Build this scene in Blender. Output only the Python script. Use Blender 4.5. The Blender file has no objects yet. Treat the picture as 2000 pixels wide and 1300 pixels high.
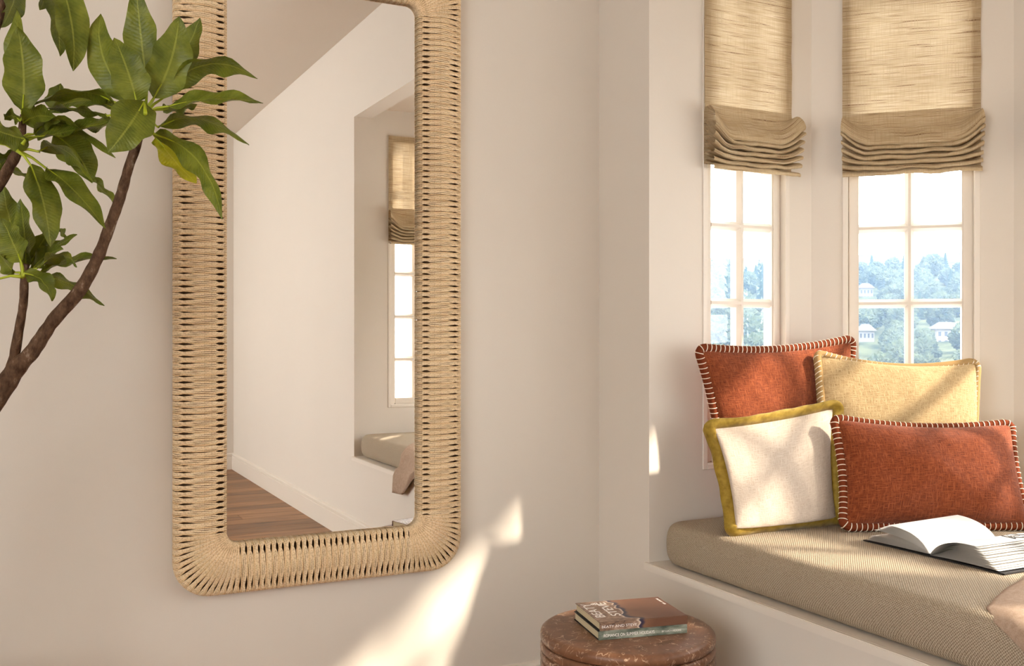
import bpy, bmesh, math, random
from mathutils import Vector, Matrix, noise

random.seed(7)
SC = bpy.context.scene
COL = SC.collection
PI = math.pi

# ------------------------------------------------------------------ camera, sky, sun, exposure
F = 1944.0                      # focal length in pixels of the 2000 x 1300 frame (35 mm on 36 mm)
CAMX, CAMY, CAMZ = -1.68, -2.72, 1.15
YAW = math.atan(978.0 / 1944.0)
SY, CY = math.sin(YAW), math.cos(YAW)

cam_d = bpy.data.cameras.new('camera')
cam_d.sensor_width = 36.0
cam_d.lens = 35.0
cam_d.clip_start = 0.05
cam_d.clip_end = 3000
cam = bpy.data.objects.new('camera', cam_d)
COL.objects.link(cam)
cam.location = (CAMX, CAMY, CAMZ)
cam.rotation_euler = (PI / 2, 0, -YAW)
SC.camera = cam

SKY_STRENGTH = 6.2
SUN_STRENGTH = 8.6
world = bpy.data.worlds.new('sky')
SC.world = world
world.use_nodes = True
bg = world.node_tree.nodes['Background']
bg.inputs['Color'].default_value = (1.0, 0.992, 0.972, 1)
bg.inputs['Strength'].default_value = SKY_STRENGTH

sun_d = bpy.data.lights.new('sun', 'SUN')
sun_d.energy = SUN_STRENGTH
sun_d.angle = math.radians(2.6)
sun_d.color = (1.0, 0.87, 0.70)
sun = bpy.data.objects.new('sun', sun_d)
COL.objects.link(sun)
ELEV = math.radians(29.0)
sdir = Vector((-math.cos(ELEV) * 0.7071, math.cos(ELEV) * 0.7071, -math.sin(ELEV)))
sun.rotation_euler = sdir.to_track_quat('-Z', 'Y').to_euler()
sun.location = (6, -8, 7)

SC.view_settings.view_transform = 'Standard'
SC.view_settings.look = 'None'
SC.view_settings.gamma = 1.0
SC.view_settings.use_curve_mapping = False
SC.view_settings.exposure = 0.54
SC.cycles.use_denoising = True
SC.cycles.max_bounces = 14
SC.cycles.diffuse_bounces = 8
SC.cycles.transparent_max_bounces = 24
SC.cycles.transmission_bounces = 8
SC.cycles.sample_clamp_indirect = 8.0
SC.cycles.caustics_reflective = False
SC.cycles.caustics_refractive = False


def at(px, py, Z):
    """a point of the place from its pixel and its distance Z along the view axis"""
    u = (px - 1000.0) / F * Z
    v = (650.0 - py) / F * Z
    return Vector((CAMX + Z * SY + u * CY, CAMY + Z * CY - u * SY, CAMZ + v))


# ------------------------------------------------------------------ helpers
def tag(o, label=None, cat=None, group=None, kind=None):
    if label: o['label'] = label
    if cat: o['category'] = cat
    if group: o['group'] = group
    if kind: o['kind'] = kind
    return o


def link(name, me, mat=None, parent=None):
    o = bpy.data.objects.new(name, me)
    COL.objects.link(o)
    if mat is not None and me is not None and not me.materials:
        me.materials.append(mat)
    if parent is not None:
        o.parent = parent
    return o


def mesh(name, verts, faces, smooth=False, uvs=None):
    me = bpy.data.meshes.new(name)
    me.from_pydata([tuple(v) for v in verts], [], faces)
    if smooth:
        me.polygons.foreach_set('use_smooth', [True] * len(me.polygons))
    if uvs is not None:
        lay = me.uv_layers.new(name='UVMap')
        for l in me.loops:
            lay.data[l.index].uv = uvs[l.vertex_index]
    me.update()
    return me


def obj(name, verts, faces, mat, parent=None, smooth=False, uvs=None):
    return link(name, mesh(name, verts, faces, smooth, uvs), mat, parent)


def empty(name, loc=(0, 0, 0), rz=0.0):
    o = bpy.data.objects.new(name, None)
    COL.objects.link(o)
    o.location = loc
    o.rotation_euler = (0, 0, rz)
    o.empty_display_size = 0.1
    return o


class MB:
    """collects boxes, hexahedra and tubes into one mesh"""
    def __init__(s):
        s.v, s.f = [], []

    def hexa(s, p):
        n = len(s.v)
        s.v += [Vector(q) for q in p]
        for q in ((0, 3, 2, 1), (4, 5, 6, 7), (0, 1, 5, 4), (1, 2, 6, 5), (2, 3, 7, 6), (3, 0, 4, 7)):
            s.f.append(tuple(n + i for i in q))
        return s

    def box(s, x0, x1, y0, y1, z0, z1):
        return s.hexa([(x0, y0, z0), (x1, y0, z0), (x1, y1, z0), (x0, y1, z0),
                       (x0, y0, z1), (x1, y0, z1), (x1, y1, z1), (x0, y1, z1)])

    def prism(s, poly, z0, z1):
        n = len(s.v); m = len(poly)
        s.v += [Vector((x, y, z0)) for x, y in poly] + [Vector((x, y, z1)) for x, y in poly]
        s.f.append(tuple(n + i for i in reversed(range(m))))
        s.f.append(tuple(n + m + i for i in range(m)))
        for i in range(m):
            j = (i + 1) % m
            s.f.append((n + i, n + j, n + m + j, n + m + i))
        return s

    def tube(s, pts, radii, sides=6, closed=False, cap=True):
        pts = [Vector(p) for p in pts]
        m = len(pts)
        if not hasattr(radii, '__len__'): radii = [radii] * m
        n0 = len(s.v)
        T = []
        for i in range(m):
            if closed:
                t = pts[(i + 1) % m] - pts[i - 1]
            else:
                t = pts[min(i + 1, m - 1)] - pts[max(i - 1, 0)]
            T.append(t.normalized() if t.length > 1e-9 else Vector((0, 0, 1)))
        up = Vector((0, 0, 1)) if abs(T[0].z) < 0.9 else Vector((1, 0, 0))
        N = (up - T[0] * up.dot(T[0])).normalized()
        for i in range(m):
            N = (N - T[i] * N.dot(T[i]))
            N = N.normalized() if N.length > 1e-6 else T[i].orthogonal().normalized()
            B = T[i].cross(N)
            for k in range(sides):
                a = 2 * PI * k / sides
                s.v.append(pts[i] + (N * math.cos(a) + B * math.sin(a)) * radii[i])
        for i in range(m if closed else m - 1):
            j = (i + 1) % m
            for k in range(sides):
                l = (k + 1) % sides
                s.f.append((n0 + i * sides + k, n0 + i * sides + l, n0 + j * sides + l, n0 + j * sides + k))
        if cap and not closed:
            s.f.append(tuple(n0 + k for k in reversed(range(sides))))
            s.f.append(tuple(n0 + (m - 1) * sides + k for k in range(sides)))
        return s

    def mesh(s, name, smooth=False, bevel=0.0, segs=2):
        me = mesh(name, s.v, s.f, smooth)
        bm = bmesh.new(); bm.from_mesh(me)
        bmesh.ops.recalc_face_normals(bm, faces=bm.faces)
        if bevel > 0:
            bmesh.ops.bevel(bm, geom=bm.edges[:], offset=bevel, segments=segs, affect='EDGES', clamp_overlap=True)
        bm.to_mesh(me); bm.free()
        return me

    def build(s, name, mat, parent=None, smooth=False, bevel=0.0, segs=2):
        return link(name, s.mesh(name, smooth, bevel, segs), mat, parent)


def lathe(profile, n=96):
    v, f = [], []
    m = len(profile)
    for k in range(n):
        a = 2 * PI * k / n
        for r, z in profile:
            v.append((r * math.cos(a), r * math.sin(a), z))
    for k in range(n):
        l = (k + 1) % n
        for i in range(m - 1):
            f.append((k * m + i, l * m + i, l * m + i + 1, k * m + i + 1))
    return v, f


# ------------------------------------------------------------------ materials
class NT:
    def __init__(s, name):
        s.m = bpy.data.materials.new(name)
        s.m.use_nodes = True
        s.t = s.m.node_tree
        s.b = s.t.nodes['Principled BSDF']
        s.out = s.t.nodes['Material Output']

    def n(s, typ, **kw):
        nd = s.t.nodes.new(typ)
        for k, v in kw.items():
            setattr(nd, k, v)
        return nd

    def l(s, a, b):
        s.t.links.new(a, b)

    def coord(s, kind='Object', scale=(1, 1, 1), rot=(0, 0, 0)):
        tc = s.n('ShaderNodeTexCoord')
        mp = s.n('ShaderNodeMapping')
        mp.inputs['Scale'].default_value = scale
        mp.inputs['Rotation'].default_value = rot
        s.l(tc.outputs[kind], mp.inputs['Vector'])
        return mp.outputs['Vector']

    def noise(s, vec, scale=5.0, detail=3.0, rough=0.5, dist=0.0):
        nd = s.n('ShaderNodeTexNoise')
        nd.inputs['Scale'].default_value = scale
        nd.inputs['Detail'].default_value = detail
        nd.inputs['Roughness'].default_value = rough
        nd.inputs['Distortion'].default_value = dist
        if vec is not None: s.l(vec, nd.inputs['Vector'])
        return nd.outputs['Fac']

    def ramp(s, fac, stops, interp='LINEAR'):
        r = s.n('ShaderNodeValToRGB')
        r.color_ramp.interpolation = interp
        el = r.color_ramp.elements
        while len(el) < len(stops): el.new(0.5)
        for e, (p, c) in zip(el, stops):
            e.position = p
            e.color = (c[0], c[1], c[2], 1) if hasattr(c, '__len__') else (c, c, c, 1)
        s.l(fac, r.inputs['Fac'])
        return r.outputs['Color']

    def math(s, op, a, b=None, clamp=False):
        nd = s.n('ShaderNodeMath', operation=op)
        nd.use_clamp = clamp
        for i, x in enumerate((a, b)):
            if x is None: continue
            if isinstance(x, (int, float)): nd.inputs[i].default_value = x
            else: s.l(x, nd.inputs[i])
        return nd.outputs[0]

    def mix(s, fac, a, b, blend='MIX'):
        nd = s.n('ShaderNodeMix', data_type='RGBA', blend_type=blend)
        for sock, x in ((nd.inputs[0], fac), (nd.inputs[6], a), (nd.inputs[7], b)):
            if isinstance(x, (int, float)): sock.default_value = x
            elif isinstance(x, tuple): sock.default_value = (x[0], x[1], x[2], 1)
            else: s.l(x, sock)
        return nd.outputs[2]

    def sep(s, vec):
        nd = s.n('ShaderNodeSeparateXYZ'); s.l(vec, nd.inputs[0]); return nd.outputs

    def bump(s, h, strength=0.3, dist=0.01):
        nd = s.n('ShaderNodeBump')
        nd.inputs['Strength'].default_value = strength
        nd.inputs['Distance'].default_value = dist
        s.l(h, nd.inputs['Height'])
        s.l(nd.outputs['Normal'], s.b.inputs['Normal'])
        return nd.outputs['Normal']

    def color(s, c):
        if isinstance(c, tuple): s.b.inputs['Base Color'].default_value = (c[0], c[1], c[2], 1)
        else: s.l(c, s.b.inputs['Base Color'])
        return s

    def rough(s, r, spec=None):
        s.b.inputs['Roughness'].default_value = r
        if spec is not None: s.b.inputs['Specular IOR Level'].default_value = spec
        return s


M = {}


def plain(name, c, rough=0.6, spec=0.3):
    t = NT(name).color(c).rough(rough, spec)
    M[name] = t.m
    return t


# painted plaster and painted wood
t = NT('wall_paint'); v = t.coord()
t.color(t.mix(t.noise(v, 1.3, 3), (0.65, 0.597, 0.53), (0.68, 0.627, 0.56)))
t.bump(t.noise(v, 180, 2), 0.05, 0.002); t.rough(0.75, 0.2); M['wall'] = t.m
t = NT('ceiling_paint'); v = t.coord()
t.color(t.mix(t.noise(v, 1.0, 2), (0.665, 0.602, 0.525), (0.685, 0.625, 0.55))); t.rough(0.85, 0.15); M['ceiling'] = t.m
t = NT('woodwork_paint'); v = t.coord()
t.color(t.mix(t.noise(v, 3.0, 3), (0.69, 0.632, 0.555), (0.71, 0.652, 0.58))); t.rough(0.45, 0.35); M['trim'] = t.m
plain('lining', (0.05, 0.04, 0.035), 0.9)

# window glass: thin, mostly clear, mirror-like towards grazing angles
t = NT('window_glass')
t.t.nodes.remove(t.b)
tr = t.n('ShaderNodeBsdfTransparent'); tr.inputs['Color'].default_value = (0.985, 0.99, 0.99, 1)
gl = t.n('ShaderNodeBsdfGlossy'); gl.inputs['Roughness'].default_value = 0.01
fr = t.n('ShaderNodeFresnel')
gb = t.n('ShaderNodeNewGeometry')            # same reflectance on both faces of the thin pane
t.l(t.math('ADD', t.math('MULTIPLY', gb.outputs['Backfacing'], 1 / 1.45 - 1.45), 1.45), fr.inputs['IOR'])
mx = t.n('ShaderNodeMixShader')
t.l(fr.outputs[0], mx.inputs[0]); t.l(tr.outputs[0], mx.inputs[1]); t.l(gl.outputs[0], mx.inputs[2])
t.l(mx.outputs[0], t.out.inputs['Surface']); M['glass'] = t.m

t = NT('mirror_silver'); t.color((0.97, 0.96, 0.945)); t.b.inputs['Metallic'].default_value = 1.0; t.rough(0.0); M['mirror'] = t.m

# oak-brown floor boards, a tone for each board
t = NT('floor_wood'); v = t.coord('Object', (1.2, 14, 1))
oi = t.n('ShaderNodeObjectInfo')
av = t.n('ShaderNodeVectorMath', operation='ADD'); cmb = t.n('ShaderNodeCombineXYZ')
t.l(t.math('MULTIPLY', oi.outputs['Random'], 37.0), cmb.inputs[0]); t.l(t.math('MULTIPLY', oi.outputs['Random'], 91.0), cmb.inputs[1])
t.l(v, av.inputs[0]); t.l(cmb.outputs[0], av.inputs[1])
g = t.noise(av.outputs[0], 2.2, 5, 0.6, 0.6)
c1 = t.ramp(g, [(0.30, (0.12, 0.054, 0.020)), (0.5, (0.30, 0.148, 0.058)), (0.72, (0.44, 0.235, 0.10))])
c2 = t.mix(1.0, c1, t.ramp(oi.outputs['Random'], [(0.0, (0.55, 0.52, 0.50)), (1.0, (1.15, 1.12, 1.1))]), 'MULTIPLY')
t.color(c2); t.rough(0.42, 0.35); t.bump(g, 0.08, 0.002); M['floor'] = t.m

# straw-coloured twisted cord
t = NT('cord'); v = t.coord()
oi = t.n('ShaderNodeObjectInfo')
geo = t.n('ShaderNodeNewGeometry')
isl = geo.outputs['Random Per Island']
base = t.ramp(isl, [(0.0, (0.72, 0.50, 0.28)), (0.3, (0.82, 0.63, 0.40)), (0.7, (0.88, 0.72, 0.51)), (1.0, (0.92, 0.80, 0.62))])
n1 = t.noise(v, 260, 3, 0.6)
base = t.mix(t.math('MULTIPLY', oi.outputs['Random'], 0.35), base, (0.74, 0.54, 0.32))
base = t.mix(t.ramp(n1, [(0.38, 0.45), (0.52, 0.0)]), base, (0.36, 0.22, 0.10))
t.color(base); t.rough(0.85, 0.15); t.bump(t.noise(v, 500, 2), 0.4, 0.002); M['cord'] = t.m
plain('frame_core', (0.085, 0.05, 0.024), 0.9, 0.1)

# woven grass shade: horizontal slubs, a little light passes through
def shade_mat(name, transl):
    t = NT(name)
    v1 = t.coord('UV', (9, 620, 1)); v2 = t.coord('UV', (6, 230, 1)); v3 = t.coord('UV', (520, 14, 1)); v4 = t.coord('UV', (7, 90, 1))
    st = t.noise(v1, 1.0, 3, 0.6, 0.3)
    sl = t.noise(v2, 1.0, 2, 0.5, 0.2)
    wv = t.noise(v3, 1.0, 1, 0.5)
    bl = t.noise(v4, 1.0, 2, 0.5)
    c = t.ramp(st, [(0.34, (0.31, 0.215, 0.115)), (0.48, (0.50, 0.385, 0.24)), (0.64, (0.67, 0.56, 0.405))])
    c = t.mix(t.math('MULTIPLY', bl, 0.55), c, (0.52, 0.40, 0.235))
    c = t.mix(t.math('MULTIPLY', t.ramp(wv, [(0.35, 1.0), (0.55, 0.0)]), 0.28), c, (0.33, 0.23, 0.12))
    dash = t.math('MULTIPLY', t.ramp(sl, [(0.345, 1.0), (0.385, 0.0)]), t.ramp(wv, [(0.35, 0.35), (0.55, 1.0)]))
    c = t.mix(t.math('MULTIPLY', dash, 0.85), c, (0.15, 0.065, 0.022))
    t.color(c); t.rough(0.85, 0.1)
    nrm = t.bump(t.math('ADD', t.math('MULTIPLY', st, 0.7), t.math('MULTIPLY', wv, 0.4)), 0.5, 0.003)
    tl = t.n('ShaderNodeBsdfTranslucent')
    t.l(t.mix(0.15, c, (0.66, 0.60, 0.50)), tl.inputs['Color']); t.l(nrm, tl.inputs['Normal'])
    mx = t.n('ShaderNodeMixShader'); mx.inputs[0].default_value = transl
    t.l(t.b.outputs[0], mx.inputs[1]); t.l(tl.outputs[0], mx.inputs[2]); t.l(mx.outputs[0], t.out.inputs['Surface'])
    M[name] = t.m
shade_mat('shade_weave', 0.22)
shade_mat('shade_fold', 0.15)

# seat cushion: coarse basket weave
t = NT('seat_weave'); v = t.coord()
x, y, z = t.sep(v)
per = 2 * PI / 0.0068
sx = t.math('SINE', t.math('MULTIPLY', t.math('ADD', x, z), per))
sy = t.math('SINE', t.math('MULTIPLY', y, per))
wv = t.math('MULTIPLY', sx, sy)
wn = t.math('ADD', t.math('MULTIPLY', wv, 0.35), t.noise(v, 420, 2))
c = t.ramp(wn, [(0.22, (0.215, 0.165, 0.112)), (0.5, (0.37, 0.30, 0.22)), (0.8, (0.50, 0.42, 0.32))])
t.color(c); t.rough(0.9, 0.1); t.bump(wn, 0.55, 0.003); M['seat'] = t.m

# cushion covers with a raised cross-hatched slub
def slub_mat(name, dark, mid, light, strength=0.6):
    t = NT(name)
    a = t.noise(t.coord('UV', (330, 42, 1)), 1.0, 3, 0.6, 0.2)
    b = t.noise(t.coord('UV', (46, 340, 1)), 1.0, 3, 0.6, 0.2)
    f = t.noise(t.coord('UV', (900, 900, 1)), 1.0, 2, 0.6)
    h = t.math('ADD', t.math('MAXIMUM', a, b), t.math('MULTIPLY', f, 0.35))
    c = t.ramp(h, [(0.52, dark), (0.72, mid), (0.95, light)])
    t.color(c); t.rough(0.85, 0.12)
    t.b.inputs['Sheen Weight'].default_value = 0.15
    t.bump(h, strength, 0.004); M[name] = t.m
slub_mat('rust_cloth', (0.09, 0.018, 0.006), (0.205, 0.045, 0.013), (0.36, 0.105, 0.036))
slub_mat('tan_cloth', (0.32, 0.21, 0.095), (0.49, 0.35, 0.18), (0.62, 0.48, 0.28))
slub_mat('ivory_cloth', (0.43, 0.34, 0.27), (0.54, 0.455, 0.375), (0.63, 0.545, 0.465), 0.45)
plain('rust_edge', (0.15, 0.032, 0.011), 0.85, 0.1)
plain('tan_edge', (0.33, 0.21, 0.09), 0.85, 0.1)
plain('stitch_thread', (0.84, 0.74, 0.60), 0.7, 0.2)
t = NT('mustard_velvet'); v = t.coord()
t.color(t.ramp(t.noise(v, 60, 3), [(0.3, (0.20, 0.122, 0.008)), (0.7, (0.37, 0.245, 0.033))])); t.rough(0.6, 0.2)
t.b.inputs['Sheen Weight'].default_value = 0.15; M['mustard'] = t.m

t = NT('throw_wool'); v = t.coord()
n1 = t.noise(v, 650, 3, 0.65); n2 = t.noise(v, 90, 3)
t.color(t.ramp(t.math('ADD', t.math('MULTIPLY', n1, 0.7), t.math('MULTIPLY', n2, 0.3)), [(0.35, (0.33, 0.225, 0.16)), (0.65, (0.52, 0.395, 0.305))]))
t.rough(0.95, 0.05); t.bump(n1, 0.4, 0.003); M['throw'] = t.m

# brown marble with pale broken veins
t = NT('brown_marble'); v = t.coord()
nv = t.n('ShaderNodeTexNoise'); nv.inputs['Scale'].default_value = 9; nv.inputs['Detail'].default_value = 4
t.l(v, nv.inputs['Vector'])
dm = t.n('ShaderNodeMix', data_type='RGBA', blend_type='LINEAR_LIGHT'); dm.inputs[0].default_value = 0.10
t.l(v, dm.inputs[6]); t.l(nv.outputs['Color'], dm.inputs[7])
def veins(sc, w):
    vo = t.n('ShaderNodeTexVoronoi', feature='DISTANCE_TO_EDGE'); vo.inputs['Scale'].default_value = sc
    t.l(dm.outputs[2], vo.inputs['Vector'])
    return t.ramp(vo.outputs['Distance'], [(0.0, 1.0), (w, 0.0)])
gate = t.ramp(t.noise(v, 24, 3, 0.6), [(0.48, 0.0), (0.60, 1.0)])
gate2 = t.ramp(t.noise(v, 42, 2, 0.6), [(0.54, 0.0), (0.62, 1.0)])
ve = t.math('MAXIMUM', t.math('MULTIPLY', veins(17, 0.022), gate), t.math('MULTIPLY', veins(58, 0.06), gate2))
c = t.ramp(t.noise(v, 14, 5, 0.6, 0.8), [(0.3, (0.105, 0.048, 0.026)), (0.7, (0.235, 0.112, 0.06))])
t.color(t.mix(t.math('MULTIPLY', ve, 0.8), c, (0.72, 0.52, 0.36))); t.rough(0.36, 0.3); M['marble'] = t.m

# leaves, petioles, bark
def leaf_mat(name, dark, light, rib):
    t = NT(name)
    uv = t.coord('UV')
    x, y, z = t.sep(uv)
    ax = t.math('ABSOLUTE', x)
    ribm = t.ramp(ax, [(0.03, 1.0), (0.07, 0.0)])
    vein = t.math('SINE', t.math('MULTIPLY', t.math('SUBTRACT', y, t.math('MULTIPLY', ax, 0.10)), 150.0))
    pn = t.noise(t.coord('Object'), 22, 3, 0.6)
    c = t.ramp(pn, [(0.35, dark), (0.65, light)])
    c = t.mix(t.math('MULTIPLY', t.ramp(vein, [(0.6, 0.0), (1.0, 1.0)]), 0.07), c, rib)
    c = t.mix(t.math('MULTIPLY', ribm, 0.75), c, rib)
    t.color(c); t.rough(0.42, 0.35)
    h = t.math('ADD', t.math('MULTIPLY', vein, 0.12), t.noise(t.coord('UV', (3, 30, 1)), 1.5, 3))
    nrm = t.bump(h, 0.35, 0.004)
    tl = t.n('ShaderNodeBsdfTranslucent')
    t.l(t.mix(0.5, c, (0.30, 0.34, 0.01)), tl.inputs['Color'])
    mx = t.n('ShaderNodeMixShader'); mx.inputs[0].default_value = 0.16
    t.l(t.b.outputs[0], mx.inputs[1]); t.l(tl.outputs[0], mx.inputs[2]); t.l(mx.outputs[0], t.out.inputs['Surface'])
    M[name] = t.m
leaf_mat('leaf', (0.075, 0.10, 0.008), (0.19, 0.215, 0.024), (0.30, 0.33, 0.05))
leaf_mat('leaf_lit_underside', (0.30, 0.30, 0.008), (0.42, 0.38, 0.012), (0.5, 0.46, 0.05))  # glow of a translucent leaf underside, put into the colour
plain('petiole', (0.36, 0.42, 0.02), 0.45, 0.35)
t = NT('bark'); v = t.coord('Object', (1, 1, 0.5))
n1 = t.noise(v, 70, 4, 0.65)
t.color(t.ramp(n1, [(0.35, (0.050, 0.027, 0.016)), (0.6, (0.13, 0.075, 0.045)), (0.75, (0.30, 0.22, 0.16))]))
t.rough(0.9, 0.1); t.bump(n1, 0.8, 0.006); M['bark'] = t.m
plain('pot_clay', (0.55, 0.42, 0.32), 0.8, 0.2)
plain('soil', (0.05, 0.032, 0.02), 0.95, 0.05)

# books
t = NT('page_edges'); v = t.coord('Object', (3, 3, 900))
t.color(t.ramp(t.noise(v, 1.0, 2), [(0.3, (0.44, 0.36, 0.22)), (0.7, (0.70, 0.60, 0.41))])); t.rough(0.85, 0.1); M['page_edges'] = t.m
plain('paper', (0.76, 0.74, 0.71), 0.8, 0.15)
plain('cover_black', (0.016, 0.014, 0.014), 0.5, 0.4)
plain('ink', (0.10, 0.095, 0.095), 0.8, 0.1)
plain('white_print', (0.88, 0.84, 0.80), 0.5, 0.3)
t = NT('photo_cover'); v = t.coord()
x, y, z = t.sep(v)
edge = t.math('ADD', t.math('SUBTRACT', x, 0.094),
              t.math('ADD', t.math('MULTIPLY', t.math('SUBTRACT', t.noise(t.coord('Object', (6, 26, 26)), 1.0, 2), 0.5), 0.09), t.math('MULTIPLY', y, 0.08)))
land = t.ramp(t.noise(t.coord('Object', (40, 90, 90)), 1.0, 6, 0.7, 1.0), [(0.32, (0.055, 0.032, 0.028)), (0.5, (0.25, 0.155, 0.105)), (0.68, (0.48, 0.34, 0.26))])
sea = t.ramp(edge, [(0.0, (0.035, 0.025, 0.05)), (0.008, (0.035, 0.03, 0.06)), (0.016, (0.21, 0.105, 0.06)), (0.05, (0.15, 0.068, 0.040))])
coast = t.ramp(t.math('ABSOLUTE', t.math('ADD', edge, 0.002)), [(0.0012, 1.0), (0.003, 0.0)])
c = t.mix(t.math('GREATER_THAN', edge, 0.0), land, sea)
c = t.mix(coast, c, (0.70, 0.58, 0.48))
t.color(c); t.rough(0.42, 0.4); M['photo_cover'] = t.m
t = NT('green_cover'); v = t.coord('Object', (16, 40, 60))
t.color(t.ramp(t.noise(v, 1.0, 4, 0.6), [(0.36, (0.045, 0.06, 0.045)), (0.5, (0.17, 0.195, 0.155)), (0.64, (0.36, 0.385, 0.32))])); t.rough(0.5, 0.35); M['green_cover'] = t.m

# outdoors
t = NT('far_foliage'); v = t.coord()
oi = t.n('ShaderNodeObjectInfo')
c = t.ramp(t.noise(v, 1.1, 4, 0.65), [(0.38, (0.011, 0.020, 0.012)), (0.68, (0.095, 0.115, 0.075))])
c = t.mix(t.math('MULTIPLY', oi.outputs['Random'], 0.4), c, (0.08, 0.10, 0.065))
t.color(c); t.rough(0.95, 0.05); M['far_foliage'] = t.m
plain('conifer', (0.018, 0.032, 0.02), 0.95, 0.05)
t = NT('hill_ground'); v = t.coord()
t.color(t.ramp(t.noise(v, 0.12, 5), [(0.35, (0.02, 0.03, 0.012)), (0.65, (0.10, 0.11, 0.055))])); t.rough(0.95, 0.05); M['hill'] = t.m
plain('house_wall', (0.20, 0.19, 0.18), 0.85)
plain('house_roof', (0.075, 0.075, 0.08), 0.85)
plain('house_window', (0.05, 0.06, 0.08), 0.2)

# ------------------------------------------------------------------ the room
CEIL = 2.82
YO, YC = -0.28, -2.585           # the two edges of the bay opening in the right wall
YB = -5.90                       # wall behind the camera
XL = -4.4                        # wall on the far left
TH = 0.10
LEDGE = 0.474
SOFFIT, BAYCEIL = 2.335, 2.39
SILL, HEADZ = 0.735, 2.25
P = [(0.0, YO), (0.631, YO), (1.049, -0.6975), (1.049, -2.1675), (0.631, YC), (0.0, YC)]   # bay plan


def struct(o, label, cat):
    return tag(o, label, cat, kind='structure')


struct(MB().box(XL - TH, TH, 0.0, TH, 0, CEIL).build('wall_back', M['wall']), 'plain warm white wall carrying the rope framed mirror', 'wall')
wr = MB()
wr.box(0, TH, YO, 0.0, 0, CEIL)
wr.box(0, TH, YB, YC, 0, CEIL)
wr.box(0, TH, YC, YO, 0, LEDGE - 0.02)
wr.box(0, TH, YC, YO, SOFFIT, CEIL)
struct(wr.build('wall_right', M['wall']), 'warm white wall with the window seat opening, beside the marble table', 'wall')
struct(MB().box(XL - TH, TH, YB - TH, YB, 0, CEIL).build('wall_front', M['wall']), 'shaded end wall seen at the left edge of the mirror', 'wall')
wl = MB()
OY0, OY1, OZ0, OZ1 = -5.75, -2.15, 0.45, 2.65
wl.box(XL - TH, XL, YB, OY0, 0, CEIL).box(XL - TH, XL, OY1, 0, 0, CEIL)
wl.box(XL - TH, XL, OY0, OY1, 0, OZ0).box(XL - TH, XL, OY0, OY1, OZ1, CEIL)
struct(wl.build('wall_left', M['wall']), 'wall with a wide garden window, outside the picture', 'wall')
struct(MB().box(XL - TH, TH, YB - TH, TH, CEIL, CEIL + 0.08).build('ceiling', M['ceiling']), 'flat pale ceiling seen in the top of the mirror', 'ceiling')
floor = MB().box(XL - TH, TH, YB - TH, TH, -0.10, -0.018).build('floor', M['lining'])
struct(floor, 'brown wooden plank floor seen in the mirror', 'floor')
rows = 0
yy = 0.0
pl_w = 0.155
plank_mesh = {}
while yy > YB:
    y1 = max(yy - pl_w, YB)
    x = XL
    first = True
    while x < -0.001:
        ln = random.choice((0.9, 1.2, 1.5, 1.8)) if not first else random.choice((0.5, 0.9, 1.3))
        first = False
        x1 = min(x + ln, 0.0)
        if -x1 < 0.4: x1 = 0.0
        key = (round(x1 - x, 3), round(yy - y1, 3))
        if key not in plank_mesh:
            plank_mesh[key] = MB().box(0, key[0] - 0.0015, -key[1] + 0.0015, 0, -0.018, 0).mesh('plank', bevel=0.0012, segs=1)
        o = link('plank', plank_mesh[key], M['floor'], floor)
        o.location = (x, yy, 0)
        x = x1
    yy = y1


def baseboard(name, p0, p1, nrm, label, h=0.138):
    """skirting board from p0 to p1, nrm points into the room"""
    d = Vector((p1[0] - p0[0], p1[1] - p0[1], 0)); n = Vector((nrm[0], nrm[1], 0))
    prof = [(0, 0), (0.016, 0), (0.016, h - 0.030), (0.013, h - 0.028), (0.013, h - 0.024), (0.015, h - 0.022), (0.015, h - 0.010), (0.010, h - 0.003), (0.0, h)]
    a = Vector((p0[0], p0[1], 0)); m = len(prof)
    vv = [a + n * q + Vector((0, 0, zz)) for q, zz in prof] + [a + d + n * q + Vector((0, 0, zz)) for q, zz in prof]
    ff = [(i, i + 1, m + i + 1, m + i) for i in range(m - 1)] + [tuple(range(m)), tuple(range(2 * m - 1, m - 1, -1))]
    b = MB(); b.v = vv; b.f = ff
    struct(b.build(name, M['trim']), label, 'baseboard')


baseboard('baseboard_back', (XL, 0), (0, 0), (0, -1), 'pale baseboard along the mirror wall beside the marble table')
baseboard('baseboard_right', (0, 0), (0, YB), (-1, 0), 'long pale grooved baseboard running through the mirror')
baseboard('baseboard_front', (0, YB), (XL, YB), (0, 1), 'shaded baseboard of the end wall at the mirror edge')

# the bay: five panels, each with one window
BAYTOP = 2.55


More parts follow.
